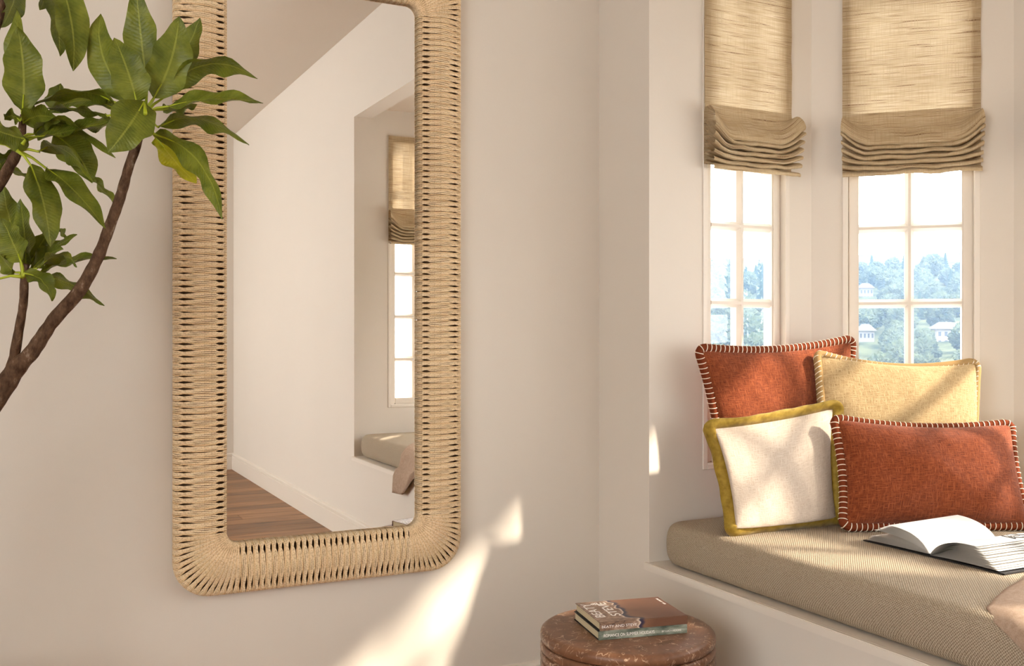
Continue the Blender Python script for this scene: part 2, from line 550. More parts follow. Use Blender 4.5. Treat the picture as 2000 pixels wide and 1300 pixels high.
def bay_panel(i, s_lo, name, label, w0, w1):
    """wall panel i of the bay from P[i] to P[i+1] with a window from w0 to w1 along it"""
    p0, p1 = Vector((*P[i], 0)), Vector((*P[i + 1], 0))
    d = (p1 - p0); L = d.length; d.normalize()
    n = Vector((-d.y, d.x, 0))                  # outwards
    th = 0.12
    e = th * math.tan(math.radians(22.5))
    e0 = e if i > 0 else 0.0
    e1 = e if i < 4 else 0.0

    def pt(s, q, z): return p0 + d * s + n * q + Vector((0, 0, z))

    def blk(b, a0, a1, z0, z1, o0=0.0, o1=0.0):
        b.hexa([pt(a0, 0, z0), pt(a1, 0, z0), pt(a1 + o1, th, z0), pt(a0 - o0, th, z0),
                pt(a0, 0, z1), pt(a1, 0, z1), pt(a1 + o1, th, z1), pt(a0 - o0, th, z1)])
    b = MB()
    a0 = s_lo if i == 0 else 0.0
    a1 = L - s_lo if i == 4 else L
    blk(b, a0, w0, 0, BAYTOP, e0, 0); blk(b, w1, a1, 0, BAYTOP, 0, e1)
    blk(b, w0, w1, 0, SILL); blk(b, w0, w1, HEADZ, BAYTOP)
    struct(b.build(name, M['wall']), label, 'wall')
    return Matrix.Translation(p0 + d * w0) @ Matrix(((d.x, n.x, 0, 0), (d.y, n.y, 0, 0), (0, 0, 1, 0), (0, 0, 0, 1)))


win_w = [(0.195, 0.537), (0.095, 0.498), (0.11, 1.40), (0.092, 0.495), (0.094, 0.436)]
side = ['left', 'left_diagonal', 'middle', 'right_diagonal', 'right']
side_label = ['side wall of the window seat next to the mirror wall', 'slanted bay wall holding the wide window behind the tan cushion',
              'middle bay wall at the right edge of the picture', 'slanted bay wall beyond the right edge of the picture',
              'far side wall of the window seat, seen in the mirror']
frames = [bay_panel(i, TH, 'wall_bay_' + side[i], side_label[i], *win_w[i]) for i in range(5)]
bc = MB().prism([(TH, YO)] + P[1:5] + [(TH, YC)], BAYCEIL, BAYCEIL + 0.05)
struct(bc.build('ceiling_bay', M['ceiling']), 'low pale ceiling over the window seat, seen in the mirror', 'ceiling')

# windows
CAS, GAP, ST, MU = 0.017, 0.0, 0.033, 0.027
glass_cache = {}


def bar(b, x0, x1, z0, z1, n0, n1, cham, horiz):
    """a glazing bar with a chamfered room side"""
    if horiz:
        c = (z0 + z1) / 2; k = (z1 - z0) / 2 * cham
        prof = [(c - k, n0), (c + k, n0), (z1, n0 + 0.014), (z1, n1), (z0, n1), (z0, n0 + 0.014)]
        vv = [Vector((x0, q, zz)) for zz, q in prof] + [Vector((x1, q, zz)) for zz, q in prof]
    else:
        c = (x0 + x1) / 2; k = (x1 - x0) / 2 * cham
        prof = [(c - k, n0), (c + k, n0), (x1, n0 + 0.014), (x1, n1), (x0, n1), (x0, n0 + 0.014)]
        vv = [Vector((xx, q, z0)) for xx, q in prof] + [Vector((xx, q, z1)) for xx, q in prof]
    n = len(b.v); b.v += vv
    b.f += [(n + i, n + (i + 1) % 6, n + 6 + (i + 1) % 6, n + 6 + i) for i in range(6)]
    b.f += [tuple(n + i for i in range(6)), tuple(n + i for i in range(11, 5, -1))]


def window(name, mtx, w, z0, z1, cols, zrows, label):
    o = empty(name)
    o.matrix_world = mtx
    struct(o, label, 'window')
    b = MB()
    for x0, x1, a, c in ((0, CAS, z0, z1), (w - CAS, w, z0, z1), (CAS, w - CAS, z0, z0 + CAS), (CAS, w - CAS, z1 - CAS, z1)):
        b.box(x0, x1, -0.004, 0.075, a, c)
    b.build('casing', M['trim'], o, bevel=0.0015, segs=1)
    s0, s1, t0, t1 = CAS + GAP, w - CAS - GAP, z0 + CAS + GAP, z1 - CAS - GAP
    b = MB()
    for x0, x1, a, c in ((s0, s0 + ST, t0, t1), (s1 - ST, s1, t0, t1), (s0 + ST, s1 - ST, t0, t0 + ST), (s0 + ST, s1 - ST, t1 - ST, t1)):
        b.box(x0, x1, 0.020, 0.066, a, c)
    b.build('sash', M['trim'], o, bevel=0.004, segs=2)
    MB().box(CAS, w - CAS, 0.066, 0.072, z0 + CAS, z0 + CAS + 0.004).build('sill_strip', M['trim'], o)
    gx0, gx1 = s0 + ST, s1 - ST
    pw = (gx1 - gx0 - MU * (cols - 1)) / cols
    xs = [gx0 + k * (pw + MU) for k in range(cols)]
    for k in range(1, cols):
        b = MB(); bar(b, xs[k] - MU, xs[k], t0 + ST, t1 - ST, 0.021, 0.062, 0.30, False)
        b.build('upright_bar', M['trim'], o)
    edges = [t0 + ST] + list(zrows) + [t1 - ST]
    for zc in zrows:
        b = MB()
        bar(b, gx0, gx1, zc - MU / 2, zc + MU / 2, 0.0205, 0.061, 0.30, True)
        b.build('cross_bar', M['trim'], o)
    for k in range(cols):
        for r in range(len(edges) - 1):
            a = edges[r] + (MU / 2 if r > 0 else 0); c = edges[r + 1] - (MU / 2 if r < len(edges) - 2 else 0)
            key = (round(pw, 4), round(c - a, 4))
            if key not in glass_cache:
                glass_cache[key] = MB().box(0, key[0] + 0.004, 0, 0.003, 0, key[1] + 0.004).mesh('pane')
            g = link('pane', glass_cache[key], M['glass'], o)
            g.location = (xs[k] - 0.002, 0.045, a - 0.002)
    return o


ROWS = [1.004, 1.244, 1.484, 1.724, 1.964]
wl_lab = ['narrow small-paned window on the left, partly behind the rust cushion', 'wider small-paned window behind the tan cushion',
          'broad small-paned window beyond the right edge of the picture', 'small-paned slanted window outside the picture, by the throw',
          'narrow bright window seen in the mirror']
for i in range(5):
    window('window_%d' % (i + 1), frames[i], win_w[i][1] - win_w[i][0], SILL, HEADZ, 2 if i != 2 else 4, ROWS, wl_lab[i])
mtx = Matrix.Translation(Vector((XL, OY0, 0))) @ Matrix(((0, -1, 0, 0), (1, 0, 0, 0), (0, 0, 1, 0), (0, 0, 0, 1)))
window('window_6', mtx, OY1 - OY0, OZ0, OZ1, 4, [], 'wide garden window in the wall outside the picture')

# the built-in bench: ledge board over the wall below
bench = empty('window_bench', (0, (YO + YC) / 2, 0))
tag(bench, 'built-in window bench ledge with a slim front lip under the seat cushion', 'bench')


def rel(o, root):
    o.parent = root
    o.matrix_parent_inverse = Matrix.Translation(-Vector(root.location))
    return o


rel(MB().prism([(0.0, YO), (0.631, YO), (1.049, -0.6975), (1.049, -2.1675), (0.631, YC), (0.0, YC)], LEDGE - 0.02, LEDGE).build('ledge_board', M['trim']), bench)
rel(MB().box(-0.012, 0.0, YC - 0.012, YO + 0.012, LEDGE - 0.022, LEDGE).build('front_lip', M['trim'], bevel=0.002), bench)

# ------------------------------------------------------------------ seat cushion
def round_poly(poly, rad, seg=8, step=0.05):
    """rounded closed outline, evenly sampled"""
    out = []
    m = len(poly)
    for i in range(m):
        p = Vector((*poly[i], 0)); a = Vector((*poly[i - 1], 0)); c = Vector((*poly[(i + 1) % m], 0))
        r = rad[i]
        u, v2 = (a - p).normalized(), (c - p).normalized()
        ang = u.angle(v2)
        tl = r / math.tan(ang / 2)
        cen = p + (u + v2).normalized() * (r / math.sin(ang / 2))
        s, e = p + u * tl - cen, p + v2 * tl - cen
        a0 = math.atan2(s.y, s.x); a1 = math.atan2(e.y, e.x)
        da = (a1 - a0 + PI) % (2 * PI) - PI
        for k in range(seg + 1):
            th = a0 + da * k / seg
            out.append(cen + Vector((math.cos(th), math.sin(th), 0)) * r)
    pts = []
    for i in range(len(out)):
        a, c = out[i], out[(i + 1) % len(out)]
        n = max(1, int((c - a).length / step))
        for k in range(n):
            pts.append(a.lerp(c, k / n))
    return pts


SEAT = 0.600
poly = [(0.014, YO - 0.016), (0.60, YO - 0.016), (1.005, -0.715), (1.005, -2.15), (0.60, YC + 0.016), (0.014, YC + 0.016)]
outl = round_poly(poly, [0.075, 0.06, 0.06, 0.06, 0.06, 0.075])
cenp = Vector((0.5, (YO + YC) / 2, 0))
m = len(outl)
nrm = []
for i in range(m):
    t_ = (outl[(i + 1) % m] - outl[i - 1]).normalized()
    q = Vector((t_.y, -t_.x, 0))
    if q.dot(outl[i] - cenp) < 0: q = -q
    nrm.append(q)
hh = (SEAT - LEDGE) / 2
rings = []
K = 20
for k in range(K + 1):
    th = -PI / 2 + PI * k / K
    ce, se = math.cos(th), math.sin(th)
    off = 0.050 * (1 - abs(ce) ** 0.62)
    zz = LEDGE + hh + hh * (abs(se) ** 0.80) * (1 if se >= 0 else -1) * 0.97
    rings.append((off, zz))
vv, ff = [], []
for off, zz in rings:
    for i in range(m):
        p = outl[i] - nrm[i] * off
        vv.append((p.x, p.y, zz))
for k in range(len(rings) - 1):
    for i in range(m):
        j = (i + 1) % m
        ff.append((k * m + i, k * m + j, (k + 1) * m + j, (k + 1) * m + i))
nr = len(rings)
for k in range(1, 9):                       # crowned top, drawn in towards the middle line
    g = k / 8
    for i in range(m):
        p = outl[i] - nrm[i] * 0.05
        q = Vector((0.5, max(-2.0, min(-0.87, p.y)), 0))
        p = p.lerp(q, g)
        vv.append((p.x, p.y, SEAT - 0.0019 * (1 - min(1.0, g * 4)) ** 2))
    for i in range(m):
        j = (i + 1) % m
        ff.append(((nr + k - 2) * m + i, (nr + k - 2) * m + j, (nr + k - 1) * m + j, (nr + k - 1) * m + i))
ff.append(tuple(reversed(range(m))))
b = MB(); b.v = [Vector(q) for q in vv]; b.f = ff
o = b.build('seat_cushion', M['seat'], smooth=True)
tag(o, 'long woven beige seat cushion filling the window bench', 'seat cushion')

# ------------------------------------------------------------------ roman shades
def shade_profile():
    """(n, z, v) down the gathered stack; n is towards the room"""
    pts = [(0.012, 1.845), (0.014, 1.815), (0.022, 1.798), (0.036, 1.783), (0.050, 1.765), (0.058, 1.748), (0.0585, 1.738), (0.050, 1.732), (0.032, 1.738), (0.010, 1.744)]
    fac = [0.0, 0.3, 0.7, 1, 1, 1, 1, 1, 1, 1]
    zt = 1.738
    for k in range(6):
        zt -= 0.0158
        out = 0.061 - 0.0012 * k
        f = max(0.0, 0.95 - 0.19 * k)
        pts += [(0.012, zt + 0.017), (0.042, zt + 0.0155), (out, zt + 0.009), (out + 0.001, zt + 0.002), (0.052, zt - 0.002), (0.034, zt + 0.002), (0.009, zt + 0.006)]
        fac += [f] * 7
    return pts, fac


def smooth_path(pts, fac, it=2):
    for _ in range(it):
        np, nf = [pts[0]], [fac[0]]
        for i in range(len(pts) - 1):
            a, c = pts[i], pts[i + 1]
            np += [(a[0] * .75 + c[0] * .25, a[1] * .75 + c[1] * .25), (a[0] * .25 + c[0] * .75, a[1] * .25 + c[1] * .75)]
            nf += [fac[i] * .75 + fac[i + 1] * .25, fac[i] * .25 + fac[i + 1] * .75]
        np.append(pts[-1]); nf.append(fac[-1])
        pts, fac = np, nf
    return pts, fac


def shade(i, label):
    w = win_w[i][1] - win_w[i][0]
    o = empty('roman_shade')
    o.matrix_world = frames[i]
    tag(o, label, 'blind', 'roman shades in the bay')
    sd = i * 3.7
    top = 2.248
    # flat part
    nx, nz = max(16, int(w / 0.016)), 30
    vv, uv, ff = [], [], []
    for r in range(nz + 1):
        z = top + (1.662 - top) * r / nz
        for k in range(nx + 1):
            s = w * k / nx
            wob = 0.004 * noise.noise(Vector((s * 6 + sd, z * 7, 0))) * min(1, r / 6)
            ed = 0.003 * (z > 1.85) * noise.noise(Vector((sd, z * 16, 9 if k == 0 else 4))) if k in (0, nx) else 0
            vv.append((s + ed, -0.012 - (wob if z > 1.83 else -0.005), z)); uv.append((s + sd, z))
    for r in range(nz):
        for k in range(nx):
            a = r * (nx + 1) + k
            ff.append((a, a + 1, a + nx + 2, a + nx + 1))
    obj('fabric_panel', vv, ff, M['shade_weave'], o, True, uv)
    # side hems: a second layer of cloth
    for s0 in (0.0, w - 0.026):
        vv, uv, ff = [], [], []
        for r in range(nz + 1):
            z = top + (1.845 - top) * r / nz
            for k in range(3):
                s = s0 + 0.013 * k
                wob = 0.004 * noise.noise(Vector((s * 6 + sd, z * 7, 0))) * min(1, r / 6)
                vv.append((s, -0.0095 - wob, z)); uv.append((s + sd + 5, z))
        for r in range(nz):
            for k in range(2):
                a = r * 3 + k
                ff.append((a, a + 1, a + 4, a + 3))
        obj('side_hem', vv, ff, M['shade_weave'], o, True, uv)
    # gathered folds
    pts, fac = shade_profile()
    pts, fac = smooth_path(pts, fac)
    nx = max(36, int(w / 0.008))
    vv, uv, ff = [], [], []
    ln = 0.0
    m = len(pts)
    for r in range(m):
        if r: ln += math.hypot(pts[r][0] - pts[r - 1][0], pts[r][1] - pts[r - 1][1])
        n_, z_ = pts[r]
        for k in range(nx + 1):
            s = w * k / nx
            u = 2.0 * k / nx - 1
            dist = (1 - abs(u)) * w / 2
            rise = 0.050 * max(0.0, 1 - dist / 0.085) ** 2.0 * fac[r]
            nz_ = noise.noise(Vector((s * 14 + sd, ln * 9, 3.0)))
            nf = noise.noise(Vector((s * 60 + sd, ln * 20, 7.0)))
            flare = 0.012 * max(0.0, 1 - dist / 0.06) * fac[r] * min(1.0, max(0.0, (n_ - 0.02) / 0.03))
            sx_ = s + (0.006 * (1 if u > 0 else -1) * fac[r] * max(0, (n_ - 0.03) / 0.03) if abs(u) > 0.98 else 0)
            amp = min(1.0, r / 6)
            vv.append((sx_, -(n_ + flare + (0.0035 * nz_ + 0.0012 * nf) * amp), z_ + rise + (0.0042 * nz_ + 0.0014 * nf) * amp))
            uv.append((s + sd, 1.845 - ln))
    for r in range(m - 1):
        for k in range(nx):
            a = r * (nx + 1) + k
            ff.append((a, a + 1, a + nx + 2, a + nx + 1))
    obj('gathered_folds', vv, ff, M['shade_fold'], o, True, uv)
    MB().box(0.002, w - 0.002, -0.011, -0.001, top - 0.035, top - 0.001).build('head_batten', M['trim'], o, bevel=0.002)


shade(0, 'woven grass roman shade on the narrow left window, folds flaring to the right')
shade(1, 'woven grass roman shade on the wider window above the tan cushion')
shade(2, 'woven grass roman shade on the broad window past the right picture edge')
shade(3, 'woven grass roman shade on the slanted window outside the picture')
shade(4, 'woven grass roman shade seen in the mirror')

# ------------------------------------------------------------------ mirror with a cord-wrapped frame
MX0, MX1, MZ0, MZ1 = -1.303, -0.500, 0.463, 2.226      # outer edges
FW = 0.131                                           # frame width
RO, RI = 0.092, 0.032                                # outer and inner corner radius
mir = empty('wall_mirror', ((MX0 + MX1) / 2, 0, MZ0))
tag(mir, 'tall rectangular wall mirror in a rounded frame wrapped with straw cord', 'mirror')


def rrect(x0, x1, z0, z1, r, seg=10):
    out = []
    for cx, cz, a0 in ((x1 - r, z1 - r, 0), (x0 + r, z1 - r, PI / 2), (x0 + r, z0 + r, PI), (x1 - r, z0 + r, 1.5 * PI)):
        for k in range(seg + 1):
            a = a0 + PI / 2 * k / seg
            out.append((cx + r * math.cos(a), cz + r * math.sin(a)))
    return out


gi = rrect(MX0 + FW - 0.01, MX1 - FW + 0.01, MZ0 + FW - 0.01, MZ1 - FW + 0.01, RI)
b = MB(); n_ = len(gi)
b.v = [Vector((x, -0.020, z)) for x, z in gi] + [Vector((x, -0.004, z)) for x, z in gi]
b.f = [tuple(range(n_)), tuple(reversed(range(n_, 2 * n_)))] + [(i, (i + 1) % n_, n_ + (i + 1) % n_, n_ + i) for i in range(n_)]
rel(b.build('mirror_glass', M['mirror']), mir)

# frame section: q from the outer edge (0) to the inner edge (1), h out from the wall
SEC = [(0.0, 0.004), (-0.012, 0.020), (0.0, 0.036), (0.05, 0.043), (0.095, 0.0435), (0.16, 0.0445), (0.25, 0.050), (0.37, 0.0555), (0.5, 0.0575), (0.63, 0.0555),
       (0.76, 0.050), (0.83, 0.0445), (0.90, 0.0435), (0.95, 0.042), (0.99, 0.036), (1.0, 0.026), (0.995, 0.018)]


def squeeze(q, k=1.0):
    """how far the cords of one wrap draw together: slots near both edges"""
    def w(q, a, c, f=0.035):
        return max(0.0, min(1.0, (q - a + f) / f, (c + f - q) / f))
    return 1.0 - k * max(0.37 * w(q, 0.115, 0.235 + 0.03 * (k - 1)), 0.40 * w(q, 0.81, 0.895))


# corner paths: matching points on the outer and the inner outline
def corner_pts(u):
    """u in 0..1 across the corner at +x,+z, local coordinates from the outer corner (negative values)"""
    ext = FW + RI - RO
    arc = RO * PI / 2
    tot = 2 * ext + arc
    s = u * tot
    if s < ext: po = (0.0, -(FW + RI) + s)
    elif s < ext + arc:
        a = (s - ext) / RO
        po = (-RO + RO * math.cos(a), -RO + RO * math.sin(a))
    else: po = (-RO - (s - ext - arc), 0.0)
    a = u * PI / 2
    pi_ = (-(FW + RI) + RI * math.cos(a), -(FW + RI) + RI * math.sin(a))
    return po, pi_, tot


CORD_N = 4
NCOR = 16
wx = (MX1 - MX0) - 2 * (FW + RI); wz = (MZ1 - MZ0) - 2 * (FW + RI)
n_x, n_z = round(wx / 0.0165), round(wz / 0.0165)


def cord_wrap_mesh(fo, per_outer, k=1.0, sd=0.0):
    """fo(t) for t in -0.5..0.5 gives (outer, inner) points; cords are spread over t"""
    b = MB()
    for c in range(CORD_N):
        t0 = (c + 0.5) / CORD_N - 0.5
        pts, rad = [], []
        for q, h in SEC:
            po, pi_ = fo(t0 * squeeze(q, k) + 0.05 * math.sin(q * 7 + sd + c) * (sd > 0))
            x = po[0] + (pi_[0] - po[0]) * q; z = po[1] + (pi_[1] - po[1]) * q
            a0, a1 = fo(-0.5), fo(0.5)
            wq = math.hypot(a1[0][0] + (a1[1][0] - a1[0][0]) * q - a0[0][0] - (a0[1][0] - a0[0][0]) * q,
                            a1[0][1] + (a1[1][1] - a1[0][1]) * q - a0[0][1] - (a0[1][1] - a0[0][1]) * q)
            pts.append((x, -(h + 0.0006 * math.sin(c * 2.1 + q * 9)), z))
            rad.append(max(0.0013, min(0.0026, wq / CORD_N * 0.51)))
        b.tube(pts, rad, 5, cap=False)
    return b.mesh('cord_wrap', smooth=True)


px, pz = wx / n_x, wz / n_z
me_z = [cord_wrap_mesh(lambda t: ((0.0, t * pz), (-FW, t * pz)), pz, k, sd) for k, sd in ((1.0, 0.4), (1.2, 1.9), (0.8, 3.1), (1.05, 4.7))]   # right-hand side: outer edge at x=0
me_x = [cord_wrap_mesh(lambda t: ((t * px, 0.0), (t * px, -FW)), px, k, sd) for k, sd in ((1.0, 0.9), (1.2, 2.4), (0.85, 3.8))]               # top side: outer edge at z=0
rw = random.Random(3)
mloc = Vector(mir.location)


def put(me, x, z, ry=0.0):
    o = link('cord_wrap', me, M['cord'], mir)
    o.location = Vector((x, 0, z)) - mloc
    o.rotation_euler = (0, ry, 0)


for k in range(n_z):
    z = MZ0 + FW + RI + (k + 0.5) * pz
    put(rw.choice(me_z), MX1, z); put(rw.choice(me_z), MX0, z, PI)
for k in range(n_x):
    x = MX0 + FW + RI + (k + 0.5) * px
    put(rw.choice(me_x), x, MZ1); put(rw.choice(me_x), x, MZ0, PI)
for k in range(NCOR):
    uc = (k + 0.5) / NCOR
    me_c = cord_wrap_mesh(lambda t: corner_pts(uc + t / NCOR)[:2], 0.0165)
    for x, z, ry in ((MX1, MZ1, 0.0), (MX0, MZ1, -PI / 2), (MX0, MZ0, PI), (MX1, MZ0, PI / 2)):
        put(me_c, x, z, ry)
# solid dark core under the cords
oo = [(0.0, 0.0)]
loop = []
for cx, cz, rot in ((MX1, MZ1, 0), (MX0, MZ1, 1), (MX0, MZ0, 2), (MX1, MZ0, 3)):
    for k in range(NCOR + 1):
        po, pi_, _ = corner_pts(k / NCOR)
        pr = []
        for x, z in (po, pi_):
            for _ in range(rot): x, z = -z, x
            pr.append((cx + x, cz + z))
        loop.append(pr)
csec = [(0.03, 0.002), (0.03, 0.030), (0.12, 0.030), (0.24, 0.042), (0.37, 0.050), (0.5, 0.053), (0.63, 0.050), (0.77, 0.042), (0.88, 0.030), (0.965, 0.030), (0.965, 0.002)]
vv = [((po[0] + (pi_[0] - po[0]) * q), -h, (po[1] + (pi_[1] - po[1]) * q)) for po, pi_ in loop for q, h in csec]
mm = len(csec); n_ = len(loop)
ff = [(i * mm + k, ((i + 1) % n_) * mm + k, ((i + 1) % n_) * mm + (k + 1) % mm, i * mm + (k + 1) % mm) for i in range(n_) for k in range(mm)]
b = MB(); b.v = [Vector(q) for q in vv]; b.f = ff
rel(b.build('frame_core', M['frame_core']), mir)

# ------------------------------------------------------------------ side table and the two books on it
TZ = 0.431
tc = at(1225, 650 + (CAMZ - TZ) / 2.43 * F, 2.43)
TR = 170.0 / F * 2.43
tab = empty('side_table', (tc.x, tc.y, 0))
tag(tab, 'round brown marble drum table with ribbed sides, carrying two books', 'table')
prof = [(0.0, TZ), (TR - 0.016, TZ), (TR - 0.008, TZ - 0.0015), (TR - 0.002, TZ - 0.006), (TR, TZ - 0.013), (TR, TZ - 0.020), (TR - 0.003, TZ - 0.027), (TR - 0.008, TZ - 0.031), (0.0, TZ - 0.031)]
v_, f_ = lathe(prof, 128)
obj('table_top', v_, f_, M['marble'], tab, True)
prof = [(0.0, TZ - 0.0311)]
z = TZ - 0.0311
pitch = 0.0222
while z - pitch > 0.0:
    for k in range(9):
        a = PI * k / 8
        prof.append((TR - 0.0095 + 0.0095 * math.sin(a) ** 0.7, z - pitch / 2 + pitch / 2 * math.cos(a)))
    z -= pitch
prof += [(TR - 0.0095, 0.0), (0.0, 0.0)]
v_, f_ = lathe(prof, 128)
obj('ribbed_drum', v_, f_, M['marble'], tab, True)


def text_mesh(body, size, space=1.0):
    cu = bpy.data.curves.new('text', 'FONT')
    cu.body = body; cu.size = size; cu.extrude = 0.0001; cu.space_character = space
    o = bpy.data.objects.new('text', cu); COL.objects.link(o)
    bpy.context.view_layer.update()
    me = bpy.data.meshes.new_from_object(o.evaluated_get(bpy.context.evaluated_depsgraph_get()))
    bpy.data.objects.remove(o)
    me.materials.clear()
    return me


def closed_book(name, label, loc, rz, L, D, T, cover, boards):
    o = empty(name, loc, rz)
    tag(o, label, 'book', 'books on the marble table')
    c = 0.0022
    MB().box(0, L, 0.003, D, 0, c).build('back_cover', boards[0], o, bevel=0.0006)
    MB().box(0, L, 0.003, D, T - c, T).build('front_cover', boards[1], o, bevel=0.0006)
    MB().box(0, L, 0, 0.0035, 0, T).build('spine', boards[2], o, bevel=0.0012)
    MB().box(0.0025, L - 0.0025, 0.0035, D - 0.004, c, T - c).build('page_block', M['page_edges'], o)
    return o


def fit_text(body, length, height, mat, parent, name, mtx):
    me = text_mesh(body, 1.0)
    xs = [v.co.x for v in me.vertices]; ys = [v.co.y for v in me.vertices]
    x0, y0 = min(xs), min(ys)
    kx, ky = length / (max(xs) - x0), height / (max(ys) - y0)
    for v in me.vertices:
        v.co = mtx @ Vector(((v.co.x - x0) * kx, (v.co.y - y0) * ky, 0.0002 if v.co.z > 0 else -0.0002))
    me.update()
    return link(name, me, mat, parent)


pA = at(1169, 1250.5, F * (CAMZ - TZ) / 600.5)
pB = at(1342.5, 1235.5, F * (CAMZ - TZ) / 585.5)
rz = math.atan2(pB.y - pA.y, pB.x - pA.x)
BL, BD, BT = (pB - pA).length, 0.178, 0.0212
bk1 = closed_book('green_book', 'closed book with a grey-green spine, lower of the two on the marble table', (pA.x, pA.y, TZ), rz, BL, BD, BT, None, (M['cover_black'], M['cover_black'], M['green_cover']))
SPM = Matrix(((1, 0, 0, 0), (0, 0, -1, 0), (0, 1, 0, 0), (0, 0, 0, 1)))      # text plane to the spine (faces -y)
fit_text('ROMANCE ON SUMMER HOLIDAYS', 0.128, 0.0072, M['white_print'], bk1, 'spine_title', Matrix.Translation((0.013, -0.0003, 0.0066)) @ SPM)
fit_text('BY LUCY MOORE', 0.050, 0.0040, M['white_print'], bk1, 'author_name', Matrix.Translation((0.160, -0.0003, 0.0072)) @ SPM)
pC = at(1171.5, 1232.4, F * (CAMZ - TZ - BT) / 582.4)
bk2 = closed_book('photo_book', 'closed book with a brown coastline cover, on top of the grey-green book', (pC.x, pC.y, TZ + BT), rz, BL - 0.002, BD - 0.001, BT - 0.001, None, (M['cover_black'], M['photo_cover'], M['photo_cover']))
fit_text('BEATY AND STEVE', 0.088, 0.0060, M['white_print'], bk2, 'spine_title', Matrix.Translation((0.005, -0.0003, 0.0068)) @ SPM)
T2 = BT - 0.001
TPM = Matrix(((0, -1, 0, 0), (1, 0, 0, 0), (0, 0, 1, 0), (0, 0, 0, 1)))      # reads away from the spine, top of letters to the left
fit_text('BEATY', 0.118, 0.024, M['white_print'], bk2, 'cover_title', Matrix.Translation((0.031, 0.042, T2 + 0.0002)) @ TPM)
fit_text('STEVE', 0.118, 0.024, M['white_print'], bk2, 'cover_title', Matrix.Translation((0.072, 0.045, T2 + 0.0002)) @ TPM)
fit_text('&', 0.018, 0.014, M['white_print'], bk2, 'cover_title', Matrix.Translation((0.047, 0.146, T2 + 0.0002)) @ TPM)
fit_text('BEN  LAMORE', 0.055, 0.0055, M['white_print'], bk2, 'author_name', Matrix.Translation((BL - 0.010, 0.108, T2 + 0.0002)) @ TPM)

# ------------------------------------------------------------------ scatter cushions
def perim(n_side=26, r=0.085):
    """rounded square outline in -1..1, counted per side"""
    out = []
    for cx, cz, a0 in ((1 - r, 1 - r, 0), (-1 + r, 1 - r, PI / 2), (-1 + r, -1 + r, PI), (1 - r, -1 + r, 1.5 * PI)):
        for k in range(7):
            a = a0 + PI / 2 * k / 6
            out.append((cx + r * math.cos(a), cz + r * math.sin(a)))
    res = []
    for i in range(len(out)):
        a, c = out[i], out[(i + 1) % len(out)]
        n = max(1, int(math.hypot(c[0] - a[0], c[1] - a[1]) / (2.0 / n_side)))
        for k in range(n):
            f = k / n
            res.append((a[0] + (c[0] - a[0]) * f, a[1] + (c[1] - a[1]) * f))
    return res


class Pillow:
    def __init__(s, corners, k=0.05, kt=None):
        s.c = [Vector(q) for q in corners]          # bottom left, bottom right, top right, top left
        s.k = k
        s.kt = k if kt is None else kt
        c = s.c
        s.n = ((c[1] - c[0]).cross(c[3] - c[0]) + (c[2] - c[1]).cross(c[2] - c[3])).normalized()
        if s.n.dot(Vector((CAMX, CAMY, CAMZ)) - c[0]) < 0: s.n = -s.n
        s.w = ((c[1] - c[0]).length + (c[2] - c[3]).length) / 2
        s.h = ((c[3] - c[0]).length + (c[2] - c[1]).length) / 2

    def flat(s, a, b):
        x = a * (1 - s.k * (1 - min(1, b * b)))
        kk = s.kt if b > 0 else 0.012
        y = b * (1 - kk * (1 - min(1, a * a)))
        X, Y = (x + 1) / 2, (y + 1) / 2
        c = s.c
        return c[0] * (1 - X) * (1 - Y) + c[1] * X * (1 - Y) + c[2] * X * Y + c[3] * (1 - X) * Y

    def bulge(s, a, b, T):
        e = max(0.0, 1 - a * a) * max(0.0, 1 - b * b)
        return T * e ** 0.42

    def body(s, root, mat, Tf, Tb, sd, r=0.085):
        pr = perim(30, r)
        m = len(pr); R = 18
        vv, uv, ff = [], [], []
        for sgn, T in ((1, Tf), (-1, Tb)):
            base = len(vv)
            for i in range(R + 1):
                t = math.sin(PI / 2 * i / R)
                for a, b in pr:
                    a_, b_ = a * t, b * t
                    p = s.flat(a_, b_)
                    e = max(0.0, 1 - a_ * a_) * max(0.0, 1 - b_ * b_)
                    wr = 0.010 * noise.noise(Vector((a_ * 1.6 + sd, b_ * 1.6, sgn))) + 0.004 * noise.noise(Vector((a_ * 5 + sd, b_ * 3, sgn)))
                    vv.append(p + s.n * sgn * (s.bulge(a_, b_, T) + wr * min(1, e * 3)))
                    uv.append((a_ * s.w / 2 + sd, b_ * s.h / 2))
            for i in range(R):
                for k in range(m):
                    l = (k + 1) % m
                    q = (base + i * m + k, base + i * m + l, base + (i + 1) * m + l, base + (i + 1) * m + k)
                    ff.append(q if sgn > 0 else q[::-1])
        o = obj('cover', vv, ff, mat, root, True, uv)
        return o

    def edge_loop(s, out=0.0, step=0.006, r=0.085):
        """points along the seam, moved outwards by out metres"""
        pr = perim(60, r)
        pts = [s.flat(*q) for q in pr]
        m = len(pts)
        cen = sum(pts, Vector()) / m
        res = []
        for i in range(m):
            t = (pts[(i + 1) % m] - pts[i - 1]).normalized()
            q = t.cross(s.n).normalized()
            if q.dot(pts[i] - cen) < 0: q = -q
            res.append(pts[i] + q * out)
        return res


def root_for(name, P_, label):
    c = (P_.c[0] + P_.c[1]) / 2
    o = empty(name, c)
    tag(o, label, 'cushion', 'cushions on the window bench')
    return o


